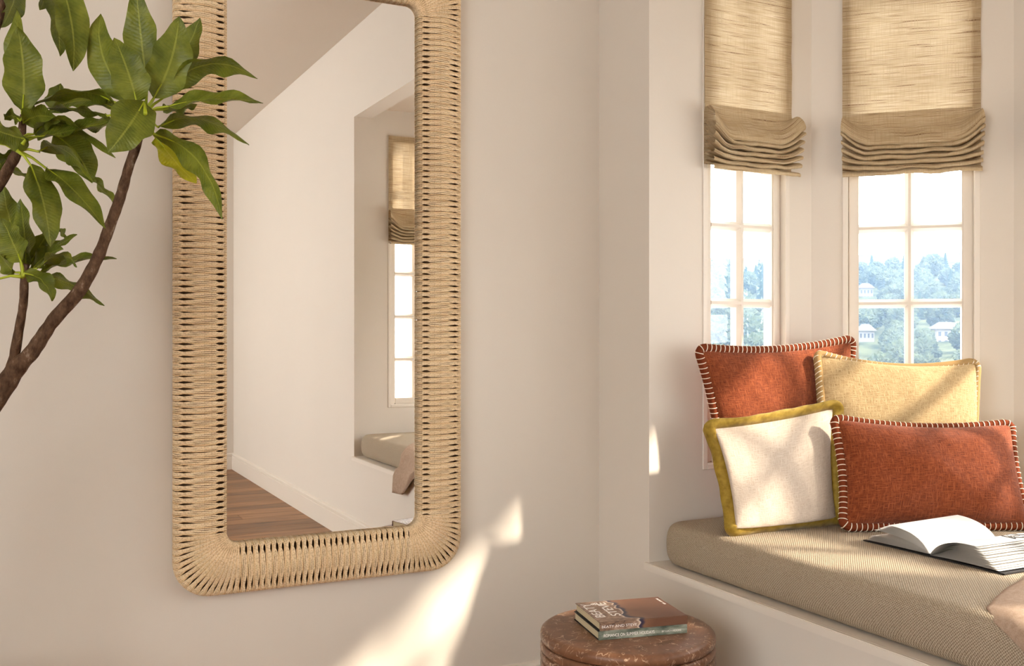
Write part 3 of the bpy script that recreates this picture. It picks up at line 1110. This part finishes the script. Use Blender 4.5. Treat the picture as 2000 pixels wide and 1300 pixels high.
def stitched(P_, label, cloth, edge, Tf, Tb, sd):
    root = root_for('scatter_cushion', P_, label)
    rel(P_.body(None, M[cloth], Tf, Tb, sd), root)
    loop = P_.edge_loop(0.004)
    rel(MB().tube(loop, 0.0120, 10, closed=True).build('rolled_edge', M[edge], smooth=True), root)
    # pale whip stitches round the rolled edge, and a running thread along the outside
    m = len(loop)
    acc, nxt = 0.0, 0.0
    b = MB()
    rr = 0.0127
    outer = []
    for i in range(m):
        a, c = loop[i], loop[(i + 1) % m]
        seg = (c - a).length
        t = (c - a).normalized()
        while nxt <= acc + seg:
            p = a.lerp(c, (nxt - acc) / seg)
            q = t.cross(P_.n).normalized()
            if q.dot(p - (P_.c[0] + P_.c[2]) / 2) < 0: q = -q
            ring = []
            for k in range(13):
                th = -0.55 * PI + 1.55 * PI * k / 12 - 0.35
                ring.append(p + (q * math.cos(th) + P_.n * math.sin(th)) * rr + t * 0.0035 * (k / 12 - 0.5))
            b.tube(ring, 0.0013, 4)
            nxt += 0.0150
        acc += seg
        outer.append(a)
    st = rel(b.build('stitching', M['stitch_thread'], smooth=True), root)
    st['kind'] = 'stuff'
    return root


P1 = Pillow([at(1422, 1000, 2.905), at(1666, 1000, 3.075), at(1664, 662, 3.09), at(1364, 680, 2.90)], 0.075, 0.085)
stitched(P1, 'rust cushion with pale whip-stitched edge at the back, leaning on the narrow window', 'rust_cloth', 'rust_edge', 0.052, 0.035, 1.0)
P2 = Pillow([at(1606, 1006, 2.925), at(1908, 1018, 2.87), at(1908, 706, 2.965), at(1596, 690, 2.985)], 0.04, 0.13)
stitched(P2, 'tan cushion with cream whip-stitched edge in front of the wider window', 'tan_cloth', 'tan_edge', 0.060, 0.028, 3.3)
P4 = Pillow([at(1648, 1026, 2.755), at(2008, 1024, 2.775), at(1972, 828, 2.845), at(1630, 818, 2.835)], 0.05, 0.14)
stitched(P4, 'oblong rust cushion with pale whip-stitched edge lying in front, behind the open book', 'rust_cloth', 'rust_edge', 0.075, 0.04, 5.7)

# ivory cushion with a mustard flange
P3 = Pillow([at(1437, 1031, 2.69), at(1633, 1010, 2.84), at(1627, 796, 2.915), at(1394, 836, 2.80)], 0.07, 0.05)
r3 = root_for('scatter_cushion', P3, 'ivory cushion with a flat mustard velvet border')
rel(P3.body(None, M['ivory_cloth'], 0.065, 0.045, 8.2, 0.05), r3)
inn = P3.edge_loop(-0.003, r=0.05); mid_ = P3.edge_loop(0.013, r=0.035); out_ = P3.edge_loop(0.031, r=0.02)
m = len(inn)
# resample the outer loop so both share their count
def resample(loop, n):
    L = [0.0]
    for i in range(len(loop)): L.append(L[-1] + (loop[(i + 1) % len(loop)] - loop[i]).length)
    res = []
    j = 0
    for k in range(n):
        d = L[-1] * k / n
        while L[j + 1] < d: j += 1
        f = (d - L[j]) / max(1e-9, L[j + 1] - L[j])
        res.append(loop[j].lerp(loop[(j + 1) % len(loop)], f))
    return res
NF = 240
L3 = [resample(q, NF) for q in (inn, mid_, out_)]
vv, ff = [], []
for j, lp in enumerate(L3):
    for i, p in enumerate(lp):
        a = 2 * PI * i / NF
        wv = noise.noise(Vector((p.x * 11, p.y * 11, p.z * 11))) * (0.0, 0.006, 0.013)[j]
        vv.append(p + P3.n * (wv + 0.002) + (p - (P3.c[0] + P3.c[2]) / 2).normalized() * (0, 0.001, 0.004)[j] * noise.noise(Vector((a * 5, 2.2, 0))))
for j in range(2):
    for i in range(NF):
        l = (i + 1) % NF
        ff.append((j * NF + i, j * NF + l, (j + 1) * NF + l, (j + 1) * NF + i))
fl = obj('flange_border', vv, ff, M['mustard'], None, True)
fl['label'] = 'mustard velvet flange border'
md = fl.modifiers.new('thickness', 'SOLIDIFY'); md.thickness = 0.003; md.offset = 0
rel(fl, r3)

# ------------------------------------------------------------------ open book on the seat
BX0, BX1 = 0.335, 0.590
SPY = at(1812, 1088, F * (CAMZ - SEAT) / 438.0).y
bz = SEAT + 0.0012
ob = empty('open_book', (BX0, SPY, bz))
tag(ob, 'open hardback book with white pages fanning up, face up on the seat cushion', 'book')
for w0, w1, nm in ((0.008, 0.212, 'cover_board'), (-0.208, -0.008, 'cover_board'), (-0.0085, 0.0085, 'cover_spine')):
    MB().box(-0.003, BX1 - BX0 + 0.003, w0, w1, 0, 0.0028).build(nm, M['cover_black'], ob, bevel=0.0008)


def sheet(end, ctrl, start=(0.0, 0.006), lift=0.0, n=16):
    vv, ff = [], []
    nx = 4
    for k in range(n + 1):
        t = k / n
        w = (1 - t) ** 2 * start[0] + 2 * t * (1 - t) * ctrl[0] + t * t * end[0]
        z = (1 - t) ** 2 * start[1] + 2 * t * (1 - t) * ctrl[1] + t * t * end[1]
        for j in range(nx + 1):
            vv.append(((BX1 - BX0) * j / nx, w, z + lift * t * j / nx))
    for k in range(n):
        for j in range(nx):
            a = k * (nx + 1) + j
            ff.append((a, a + 1, a + nx + 2, a + nx + 1))
    return obj('page', vv, ff, M['paper'], ob, True)


for i in range(10):                                     # raised fan on the left
    f = i / 9
    sheet((0.128 + 0.050 * f, 0.055 - 0.022 * f + 0.0015 * math.sin(i * 2.3)), (0.030 + 0.05 * f, 0.056 - 0.018 * f), (0.002, 0.007), 0.006 * (1 - f))
for i in range(6):                                      # lower leaves on the left
    f = i / 5
    sheet((0.190 + 0.012 * f, 0.0165 - 0.0125 * f), (0.09 + 0.03 * f, 0.030 - 0.024 * f), (0.003, 0.006))
for i in range(12):                                     # right-hand block
    f = i / 11
    sheet((-0.133 - 0.060 * f, 0.050 - 0.0455 * f + 0.001 * math.sin(i * 1.9)), (-0.030 - 0.02 * f, 0.056 - 0.048 * f), (-0.001, 0.0065 - 0.003 * f))
b = MB()
for j, (cx, cw, rx, ry) in enumerate(((0.19, -0.105, 0.030, 0.016), (0.19, -0.105, 0.022, 0.010), (0.185, -0.090, 0.018, 0.012), (0.20, -0.118, 0.020, 0.007), (0.155, -0.10, 0.004, 0.020))):
    b.tube([(cx + rx * math.cos(a * 0.35) * (1 + 0.12 * math.sin(a * 1.4)), cw + ry * math.sin(a * 0.35), 0.0520) for a in range(18)], 0.0007, 4, closed=True)
b.build('printed_drawing', M['ink'], ob)

# ------------------------------------------------------------------ throw over the bench edge
path = [(0.50, SEAT + 0.004), (0.30, SEAT + 0.004), (0.12, SEAT + 0.004), (0.06, SEAT - 0.001), (0.028, SEAT - 0.014), (0.008, SEAT - 0.038), (0.004, SEAT - 0.07), (-0.002, SEAT - 0.10), (-0.016, LEDGE + 0.012), (-0.022, LEDGE - 0.01), (-0.021, 0.43), (-0.019, 0.385)]
pp = [path[0]]
for i in range(len(path) - 1):
    a, c = path[i], path[i + 1]
    n = max(1, int(math.hypot(c[0] - a[0], c[1] - a[1]) / 0.012))
    for k in range(1, n + 1):
        pp.append((a[0] + (c[0] - a[0]) * k / n, a[1] + (c[1] - a[1]) * k / n))
NA = 70
vv, ff = [], []
m = len(pp)
for r, (x, z) in enumerate(pp):
    f = r / (m - 1)
    if x > 0.055: yl = -1.37 + (x - 0.055) * 0.417
    elif z > 0.56: yl = -1.37 - 0.117 * (0.600 - z) / 0.04
    else: yl = -1.487 - 0.28 * (0.56 - z) / 0.175
    yr = -2.38 + 0.52 * min(1.0, f / 0.75)
    tx, tz = pp[min(r + 1, m - 1)][0] - pp[max(r - 1, 0)][0], pp[min(r + 1, m - 1)][1] - pp[max(r - 1, 0)][1]
    ll = math.hypot(tx, tz); nx_, nz_ = tz / ll, -tx / ll
    if nz_ < 0 or (abs(nz_) < 0.3 and nx_ > 0): nx_, nz_ = -nx_, -nz_
    if nx_ > 0.3: nx_, nz_ = -nx_, -nz_
    for k in range(NA + 1):
        a = k / NA
        y = yl + (yr - yl) * a
        ph = (y + x * 0.55) * 19
        hgt = 0.022 * (0.5 + 0.5 * math.sin(ph + 2.2 * noise.noise(Vector((x * 4, y * 4, 1))))) ** 1.6 + 0.010 * (0.5 + 0.5 * noise.noise(Vector((x * 7, y * 7, 5))))
        hgt *= min(1.0, 0.12 + min(a, 1 - a) * 8)
        vv.append((x + nx_ * (hgt + 0.003), y + 0.004 * noise.noise(Vector((x * 12, 1, y * 12))), z + nz_ * (hgt + 0.003)))
for r in range(m - 1):
    for k in range(NA):
        a = r * (NA + 1) + k
        ff.append((a, a + 1, a + NA + 2, a + NA + 1))
o = obj('throw_blanket', vv, ff, M['throw'], None, True)
md = o.modifiers.new('thickness', 'SOLIDIFY'); md.thickness = 0.004; md.offset = 1
tag(o, 'soft beige throw draped over the front edge of the window seat', 'blanket')

# ------------------------------------------------------------------ potted plant on the left
PZ = 2.0
pot_p = at(-230, 650, PZ); pot_p.z = 0
plant = empty('potted_plant', pot_p)
tag(plant, 'tall leafy green plant with bare brown branches in front of the mirror', 'plant')


def part(o): return rel(o, plant)


v_, f_ = lathe([(0.0, 0.0), (0.15, 0.0), (0.19, 0.30), (0.20, 0.36), (0.20, 0.38), (0.18, 0.38), (0.175, 0.33), (0.0, 0.33)], 48)
o = obj('pot', v_, f_, M['pot_clay'], None, True); o.parent = plant
v_, f_ = lathe([(0.0, 0.345), (0.176, 0.340), (0.176, 0.331)], 32)
o = obj('soil', v_, f_, M['soil'], None, True); o.parent = plant


def branch(pts, name='branch'):
    P3d = [at(x, y, Z) for x, y, Z, r in pts]
    rad = [r / F * Z for x, y, Z, r in pts]
    # Catmull-Rom refinement with knobbly radius
    q, rr = [], []
    for i in range(len(P3d) - 1):
        p0, p1, p2, p3 = P3d[max(0, i - 1)], P3d[i], P3d[i + 1], P3d[min(len(P3d) - 1, i + 2)]
        for k in range(6):
            t = k / 6
            q.append(0.5 * ((2 * p1) + (p2 - p0) * t + (2 * p0 - 5 * p1 + 4 * p2 - p3) * t * t + (3 * p1 - p0 - 3 * p2 + p3) * t ** 3))
            rr.append((rad[i] + (rad[i + 1] - rad[i]) * t) * (1 + 0.14 * noise.noise(q[-1] * 55)))
    q.append(P3d[-1]); rr.append(rad[-1])
    part(MB().tube(q, rr, 10).build(name, M['bark'], smooth=True))


base_y = 650 + (CAMZ - 0.33) / PZ * F
branch([(-230, base_y, 2.0, 26), (-215, 1250, 2.0, 25), (-160, 1010, 2.0, 23), (-60, 860, 2.0, 21), (0, 768, 2.0, 19), (35, 715, 2.0, 17), (62, 688, 2.0, 14.5), (105, 625, 2.0, 13),
        (155, 568, 2.0, 12.5), (190, 505, 2.0, 11), (215, 440, 2.0, 10.5), (235, 385, 2.0, 10), (252, 325, 2.0, 9.5), (266, 285, 2.0, 9), (282, 222, 2.0, 8)])
branch([(10, 760, 2.01, 13), (26, 705, 2.0, 10), (37, 645, 1.99, 8.5), (46, 590, 1.98, 8), (48, 540, 1.98, 7.5), (52, 515, 1.98, 5)])
branch([(-215, 1200, 2.0, 19), (-170, 800, 2.0, 15), (-60, 450, 2.0, 12.5), (0, 357, 2.0, 11), (18, 326, 2.0, 10.5), (34, 296, 2.0, 9.5), (42, 262, 2.02, 8), (46, 225, 2.03, 6)])
branch([(-120, 600, 2.0, 12), (-80, 300, 2.02, 10), (-30, 120, 2.04, 8), (3, 25, 2.05, 6), (12, -60, 2.05, 6), (60, -90, 2.05, 6), (105, -60, 2.05, 5)])

CAMV = Vector((CAMX, CAMY, CAMZ))


def leaf(base, mid_, tip, w, Z, node=None, W=0.072, sgn=1, dz=(0, 0, 0), mat='leaf', curl=0.0):
    """one leaf: midline through three points, its blade W wide and turned until it shows w pixels across"""
    a, c, d = at(*base, Z + dz[0]), at(*mid_, Z + dz[1]), at(*tip, Z + dz[2])
    ctrl = 2 * c - (a + d) / 2
    wr = w / F * Z
    W = max(W, wr)
    phi = math.acos(min(1.0, wr / W)) * sgn
    n, m = 18, 4
    vv, uv, ff = [], [], []
    sd = base[0] * 0.13 + tip[1] * 0.07
    for i in range(n + 1):
        t = i / n
        p = a * (1 - t) ** 2 + ctrl * 2 * t * (1 - t) + d * t * t
        T = ((ctrl - a) * 2 * (1 - t) + (d - ctrl) * 2 * t)
        T = T.normalized() if T.length > 1e-6 else (d - a).normalized()
        view = (CAMV - p).normalized()
        s0 = T.cross(view)
        s0 = s0.normalized() if s0.length > 1e-4 else T.orthogonal().normalized()
        nv = s0.cross(T).normalized()
        sv = s0 * math.cos(phi) + nv * math.sin(phi)
        nn = nv * math.cos(phi) - s0 * math.sin(phi)
        wd = W / 2 * (t ** 0.60) * ((1 - t) ** 0.85) * 2.67
        wd *= 1 + 0.09 * math.sin(t * 17 + sd)
        if i == n: wd = 0.0004
        for k in range(-m, m + 1):
            x = k / m
            off = 0.16 * wd * (abs(x) ** 1.3) + 0.006 * math.sin(t * 15 + sd + x * 2.5) * abs(x) ** 2 * min(1, (1 - t) * 3)
            off += 0.0025 * noise.noise(Vector((t * 7 + sd, x * 1.6, 0)))
            vv.append(p + sv * wd * x * 0.97 + nn * off)
            uv.append((x, t))
    q = 2 * m + 1
    for i in range(n):
        for k in range(2 * m):
            z = i * q + k
            ff.append((z, z + 1, z + q + 1, z + q))
    lf = part(obj('leaf', vv, ff, M[mat], None, True, uv))
    if mat == 'leaf_lit_underside': lf['label'] = 'yellow-green leaf standing for the bright translucent underside of its neighbour'
    if node is not None:
        nd = at(*node, Z if len(node) == 2 else node[2]) if len(node) == 2 else at(*node)
        md_ = (nd + a) / 2 + Vector((0, 0, 0.004))
        tip_ = a * 0.9 + (a * (1 - .2) ** 2 + ctrl * 2 * .2 * .8 + d * .04) * 0.1
        MBp = MB().tube([nd, nd * .5 + md_ * .5, md_, a, a * .64 + ctrl * .32 + d * .04], [0.0042, 0.0034, 0.0028, 0.0022, 0.0012], 6)
        pe = MBp.build('petiole', M['petiole'], smooth=True)
        pe.parent = lf
        pe.matrix_parent_inverse = lf.matrix_parent_inverse.copy() if False else Matrix.Identity(4)
        pe.data.transform(Matrix.Identity(4))


nA, nB, nB2, nC, nD = (284, 222), (34, 294), (46, 232), (46, 540), (105, -60)
# crown at the end of the long branch
leaf((288, 168), (276, 75), (266, -26), 66, 2.05, nA)
leaf((262, 196), (204, 118), (197, 27), 62, 2.02, nA, dz=(0, 0, 0.03))
leaf((268, 203), (250, 140), (224, 74), 72, 1.97, nA, dz=(0, -.02, 0))
leaf((300, 192), (334, 118), (350, 32), 80, 1.99, nA)
leaf((322, 160), (362, 100), (391, 35), 52, 2.05, nA)
leaf((318, 192), (402, 126), (503, 154), 40, 2.02, nA, sgn=-1)
leaf((328, 208), (420, 193), (514, 202), 24, 1.98, nA, sgn=1)
leaf((318, 214), (350, 208), (385, 204), 20, 2.04, nA, sgn=-1, W=0.05)
leaf((308, 248), (392, 233), (487, 283), 26, 2.0, (286, 236), sgn=-1)
leaf((304, 268), (345, 318), (384, 358), 46, 2.03, (286, 250), mat='leaf_lit_underside')  # extra blade for the bright underside of the next leaf
leaf((302, 262), (388, 316), (434, 428), 44, 1.98, (284, 250), sgn=-1)
leaf((282, 198), (252, 246), (211, 298), 84, 1.92, nA, W=0.082, dz=(.05, -.02, -.04))
leaf((225, 200), (150, 180), (62, 206), 20, 2.0, nA, sgn=1)
leaf((228, 215), (158, 196), (88, 226), 38, 2.04, nA, sgn=-1)
leaf((210, 226), (148, 212), (86, 212), 13, 1.99, nA, sgn=1, W=0.055)
leaf((222, 238), (180, 246), (120, 246), 26, 2.05, nA, sgn=-1)
leaf((104, 218), (112, 190), (119, 163), 36, 2.08, nB2, W=0.05)
# crown of the left branch
leaf((40, 205), (36, 115), (33, 20), 46, 2.05, nB2)
leaf((44, 218), (46, 135), (34, 52), 76, 1.97, nB2, dz=(0, 0, -.02))
leaf((56, 214), (62, 190), (68, 170), 18, 2.0, nB2, W=0.04)
leaf((45, 240), (80, 226), (118, 237), 46, 1.96, nB2, W=0.06, sgn=-1)
leaf((40, 236), (24, 226), (9, 234), 26, 1.99, nB2, W=0.045)
leaf((56, 272), (15, 262), (-35, 242), 46, 1.93, (44, 282), sgn=1)
leaf((66, 262), (128, 240), (226, 308), 24, 1.98, (44, 270), sgn=-1)
leaf((72, 268), (135, 256), (214, 238), 20, 1.97, (44, 274), sgn=1)
leaf((104, 262), (150, 300), (180, 358), 66, 2.02, (48, 275), W=0.072)
leaf((75, 296), (125, 292), (184, 356), 24, 1.96, nB, sgn=-1)
leaf((60, 322), (86, 400), (99, 482), 58, 1.94, nB)
leaf((92, 330), (145, 372), (206, 446), 42, 1.97, nB, sgn=1)
leaf((172, 340), (202, 372), (233, 410), 12, 2.03, (100, 282), W=0.04)
leaf((26, 300), (8, 306), (-20, 335), 22, 2.04, nB, W=0.05)
leaf((24, 305), (6, 318), (-18, 360), 20, 2.05, nB, W=0.05)
leaf((-20, 345), (20, 336), (64, 352), 11, 2.06, None, W=0.05)
leaf((-12, 278), (-40, 270), (-80, 270), 30, 1.98, nB)
# crown of the short upright branch
leaf((34, 480), (18, 425), (6, 360), 50, 2.06, nC)
leaf((52, 518), (48, 455), (40, 388), 40, 2.0, nC)
leaf((42, 512), (24, 470), (4, 426), 52, 1.95, nC)
leaf((58, 516), (76, 484), (96, 452), 38, 2.03, nC, W=0.05)
leaf((64, 522), (102, 488), (151, 458), 16, 2.04, nC, W=0.05)
leaf((64, 526), (92, 498), (124, 486), 28, 2.0, nC, W=0.055)
leaf((72, 524), (118, 498), (150, 522), 20, 1.97, nC, sgn=-1, W=0.055)
leaf((78, 532), (145, 509), (228, 505), 14, 2.02, nC, sgn=1, W=0.055)
leaf((50, 534), (84, 550), (102, 588), 32, 1.94, nC, W=0.055)
leaf((86, 542), (142, 556), (204, 597), 26, 2.03, nC, sgn=-1, W=0.055)
leaf((30, 532), (8, 508), (-15, 470), 24, 1.98, nC, W=0.055)
leaf((-5, 545), (-40, 550), (-90, 560), 26, 1.96, nC, W=0.055)
leaf((104, 440), (116, 450), (132, 468), 11, 2.06, None, W=0.03)
# leaves hanging in from above
leaf((112, -50), (140, 45), (143, 139), 62, 2.0, nD)
leaf((104, -50), (112, 30), (118, 110), 46, 2.04, nD)
leaf((92, -50), (90, -12), (78, 20), 34, 2.05, nD, W=0.05)
leaf((34, -40), (24, 10), (2, 54), 40, 2.07, (12, -60))

# ------------------------------------------------------------------ the hillside outside
def hill_z(r, a):
    """height of the far slope at distance r and bearing a (from +y towards +x)"""
    k = (r - 130.0) / 520.0
    z = -34 + 24 * k + 46 * max(0.0, k) ** 1.7 + 4 * noise.noise(Vector((r * 0.012, a * 5, 0)))
    return z


vv, ff = [], []
NR, NAa = 40, 46
for i in range(NR + 1):
    r = 110 + 640 * i / NR
    for k in range(NAa + 1):
        a = math.radians(18 + 55 * k / NAa)
        vv.append((CAMX + r * math.sin(a), CAMY + r * math.cos(a), hill_z(r, a)))
for i in range(NR):
    for k in range(NAa):
        q = i * (NAa + 1) + k
        ff.append((q, q + NAa + 1, q + NAa + 2, q + 1))
o = obj('hillside', vv, ff, M['hill'], None, True)
struct(o, 'hazy blue wooded hillside seen through the windows', 'hill')


def blob_mesh(sd):
    """a rounded crown of leafy lumps on a short trunk, about 1 high"""
    bm = bmesh.new()
    bmesh.ops.create_icosphere(bm, subdivisions=5, radius=0.5)
    for v in bm.verts:
        d = v.co.normalized()
        k = 1 + 0.34 * noise.noise(d * 2.6 + Vector((sd, 0, 0))) + 0.18 * noise.noise(d * 7 + Vector((0, sd, 0))) + 0.11 * noise.noise(d * 15 + Vector((0, sd, 3))) + 0.08 * noise.noise(d * 34 + Vector((3, sd, 3)))
        v.co = Vector((d.x * 0.54, d.y * 0.54, d.z * 0.44)) * k + Vector((0, 0, 0.56))
    for f in bm.faces: f.smooth = False
    bmesh.ops.create_cone(bm, cap_ends=True, segments=7, radius1=0.05, radius2=0.035, depth=0.4, matrix=Matrix.Translation((0, 0, 0.12)))
    me = bpy.data.meshes.new('tree'); bm.to_mesh(me); bm.free()
    me.materials.append(M['far_foliage'])
    return me


def conifer_mesh(sd):
    v, f = [], []
    n = 11
    for t in range(9):
        z0 = 0.08 + 0.10 * t; z1 = z0 + 0.17
        r0 = 0.26 * (1 - t / 9.6)
        base = len(v)
        for k in range(n):
            a = 2 * PI * k / n + t
            rr = r0 * (1 + 0.22 * noise.noise(Vector((k * 1.7, t * 2.2, sd))))
            v.append((rr * math.cos(a), rr * math.sin(a), z0 + 0.02 * noise.noise(Vector((k, t, sd)))))
        v.append((0, 0, min(1.0, z1)))
        for k in range(n): f.append((base + k, base + (k + 1) % n, base + n))
    base = len(v)
    for k in range(6):
        a = 2 * PI * k / 6
        v += [(0.025 * math.cos(a), 0.025 * math.sin(a), -0.06), (0.025 * math.cos(a), 0.025 * math.sin(a), 0.2)]
    for k in range(6):
        l = (k + 1) % 6
        f.append((base + 2 * k, base + 2 * l, base + 2 * l + 1, base + 2 * k + 1))
    me = mesh('conifer', v, f)
    me.materials.append(M['conifer'])
    return me


blobs = [blob_mesh(s * 3.1) for s in range(4)]
cones = [conifer_mesh(s * 2.3) for s in range(3)]
houses = [(1846, 640, 396, 10.0, 'grey-roofed pale house among trees beyond the wider window, right pane'),
          (1690, 650, 402, 6.0, 'white house front among trees beyond the wider window, left pane'),
          (1500, 592, 504, 7.0, 'small pale house on the slope beyond the narrow window'),
          (1690, 570, 539, 7.0, 'pale house below the tree line beyond the wider window')]
hpos = []
for px, py, Z, w, lab in houses:
    p = at(px, py, Z)
    p.z = hill_z(math.hypot(p.x - CAMX, p.y - CAMY), math.atan2(p.x - CAMX, p.y - CAMY)) + 0.5
    hpos.append((p, w))
    h = empty('hillside_house', p, math.radians(-42 + px % 30))
    tag(h, lab, 'house')
    MB().box(-w / 2, w / 2, -w * .35, w * .35, -6, 3.6).build('wall', M['house_wall'], h)
    rb = MB(); e = 0.9
    rb.hexa([(-w / 2 - e, -w * .35 - e, 3.6), (w / 2 + e, -w * .35 - e, 3.6), (w / 2 + e, w * .35 + e, 3.6), (-w / 2 - e, w * .35 + e, 3.6),
             (-w * .25, -0.2, 6.4), (w * .25, -0.2, 6.4), (w * .25, 0.2, 6.4), (-w * .25, 0.2, 6.4)])
    rb.build('roof', M['house_roof'], h)
    for k in range(4):
        for zz in (-2.6, 0.8):
            MB().box(-w / 2 + w * (k + .28) / 4, -w / 2 + w * (k + .72) / 4, -w * .35 - 0.08, -w * .35, zz, zz + 1.7).build('window', M['house_window'], h)

rnd = random.Random(11)
count_b = count_c = 0
spots = []
for i in range(22000):
    a = math.radians(rnd.uniform(36.0, 52.6)); r = rnd.uniform(605, 660) if i < 260 else rnd.uniform(230 if a < 0.70 else 330, 665)
    z = hill_z(r, a)
    el = math.degrees(math.atan2(z - CAMZ, r))
    if el < -8.5: continue
    x, y = CAMX + r * math.sin(a), CAMY + r * math.cos(a)
    size = rnd.uniform(8, 13) * (0.75 + 0.4 * r / 650)
    if any((x - q[0]) ** 2 + (y - q[1]) ** 2 < (0.57 * (size + q[3])) ** 2 for q in spots): continue
    if any(((x - p.x) ** 2 + (y - p.y) ** 2 < (w * 1.7) ** 2) or (abs(math.degrees(math.atan2(x - CAMX, y - CAMY) - math.atan2(p.x - CAMX, p.y - CAMY))) < 1.0 and r < (p - CAMV).length and r > (p - CAMV).length - 90) for p, w in hpos): continue
    spots.append((x, y, z, size, r))
    if len(spots) >= 290: break
for k, (x, y, z, size, r) in enumerate(spots):
    con = (r > 560 and k % 3 == 0) or k % 11 == 0
    o = link('hillside_conifer' if con else 'hillside_tree', (cones if con else blobs)[k % (3 if con else 4)], None, None)
    sc_ = size * (1.1 if con else 1.0)
    o.location = (x, y, z - 0.6)
    o.scale = (sc_ * (1.0 if con else 0.85), sc_ * (1.0 if con else 0.85), sc_)
    o.rotation_euler = (0, 0, rnd.uniform(0, 6.28))
    if con: tag(o, 'pointed conifer among the hazy trees on the far hillside', 'tree', 'conifers on the far hillside')
    else: tag(o, 'rounded leafy tree on the hazy far hillside', 'tree', 'leafy trees on the far hillside')

# thin blue haze over the valley
t = NT('valley_haze')
t.t.nodes.remove(t.b)
vs = t.n('ShaderNodeVolumeScatter')
vs.inputs['Color'].default_value = (0.40, 0.64, 1.0, 1)
vs.inputs['Density'].default_value = 0.00029
vs.inputs['Anisotropy'].default_value = 0.0
t.l(vs.outputs[0], t.out.inputs['Volume'])
M['haze'] = t.m
hp = []
for r, a in ((60, 20), (60, 70), (720, 70), (720, 45), (720, 20)):
    a = math.radians(a)
    hp.append((CAMX + r * math.sin(a), CAMY + r * math.cos(a)))
o = MB().prism(hp, -60, 95).build('valley_haze', M['haze'])
tag(o, 'pale blue haze over the valley outside the windows', 'haze', kind='stuff')

# ------------------------------------------------------------------ unseen cypress and its terrace, added to keep sun off the cushions
terr = MB().box(1.6, 6.5, -6.5, -1.6, -3.3, -3.0).build('added_terrace', M['house_wall'])
struct(terr, 'paved terrace added below the window bay to carry the shading cypress, outside the picture', 'terrace')
gt = empty('added_cypress', (3.0, -3.27, -3.0))
tag(gt, 'slender dark cypress added below the window bay to shade the cushions, outside the picture', 'tree')
MB().tube([(0, 0, 0), (0.01, 0, 2.0), (0, 0, 5.0), (0, 0, 5.8)], [0.05, 0.04, 0.025, 0.006], 8).build('trunk', M['bark'], gt, smooth=True)
rg = random.Random(5)
vv, ff = [], []
for i in range(6000):
    h = rg.uniform(0.8, 5.93)
    rmax = 0.165 * min(1.0, ((5.98 - h) / 0.9)) ** 0.6 * min(1.0, (h - 0.5) / 0.6)
    a = rg.uniform(0, 2 * PI); r = rmax * math.sqrt(rg.random())
    p = Vector((r * math.cos(a), r * math.sin(a), h))
    d = Vector((math.cos(a) * 0.5 + rg.uniform(-.4, .4), math.sin(a) * 0.5 + rg.uniform(-.4, .4), 0.8)).normalized()
    sd_ = d.orthogonal().normalized(); sd_ = (sd_ * math.cos(a * 3) + d.cross(sd_) * math.sin(a * 3)) * 0.013
    n = len(vv)
    vv += [p - sd_ * 0.4, p + d * 0.03 + sd_, p + d * 0.065, p + d * 0.03 - sd_]
    ff.append((n, n + 1, n + 2, n + 3))
fo = obj('foliage', vv, ff, M['conifer'], gt)
fo['kind'] = 'stuff'
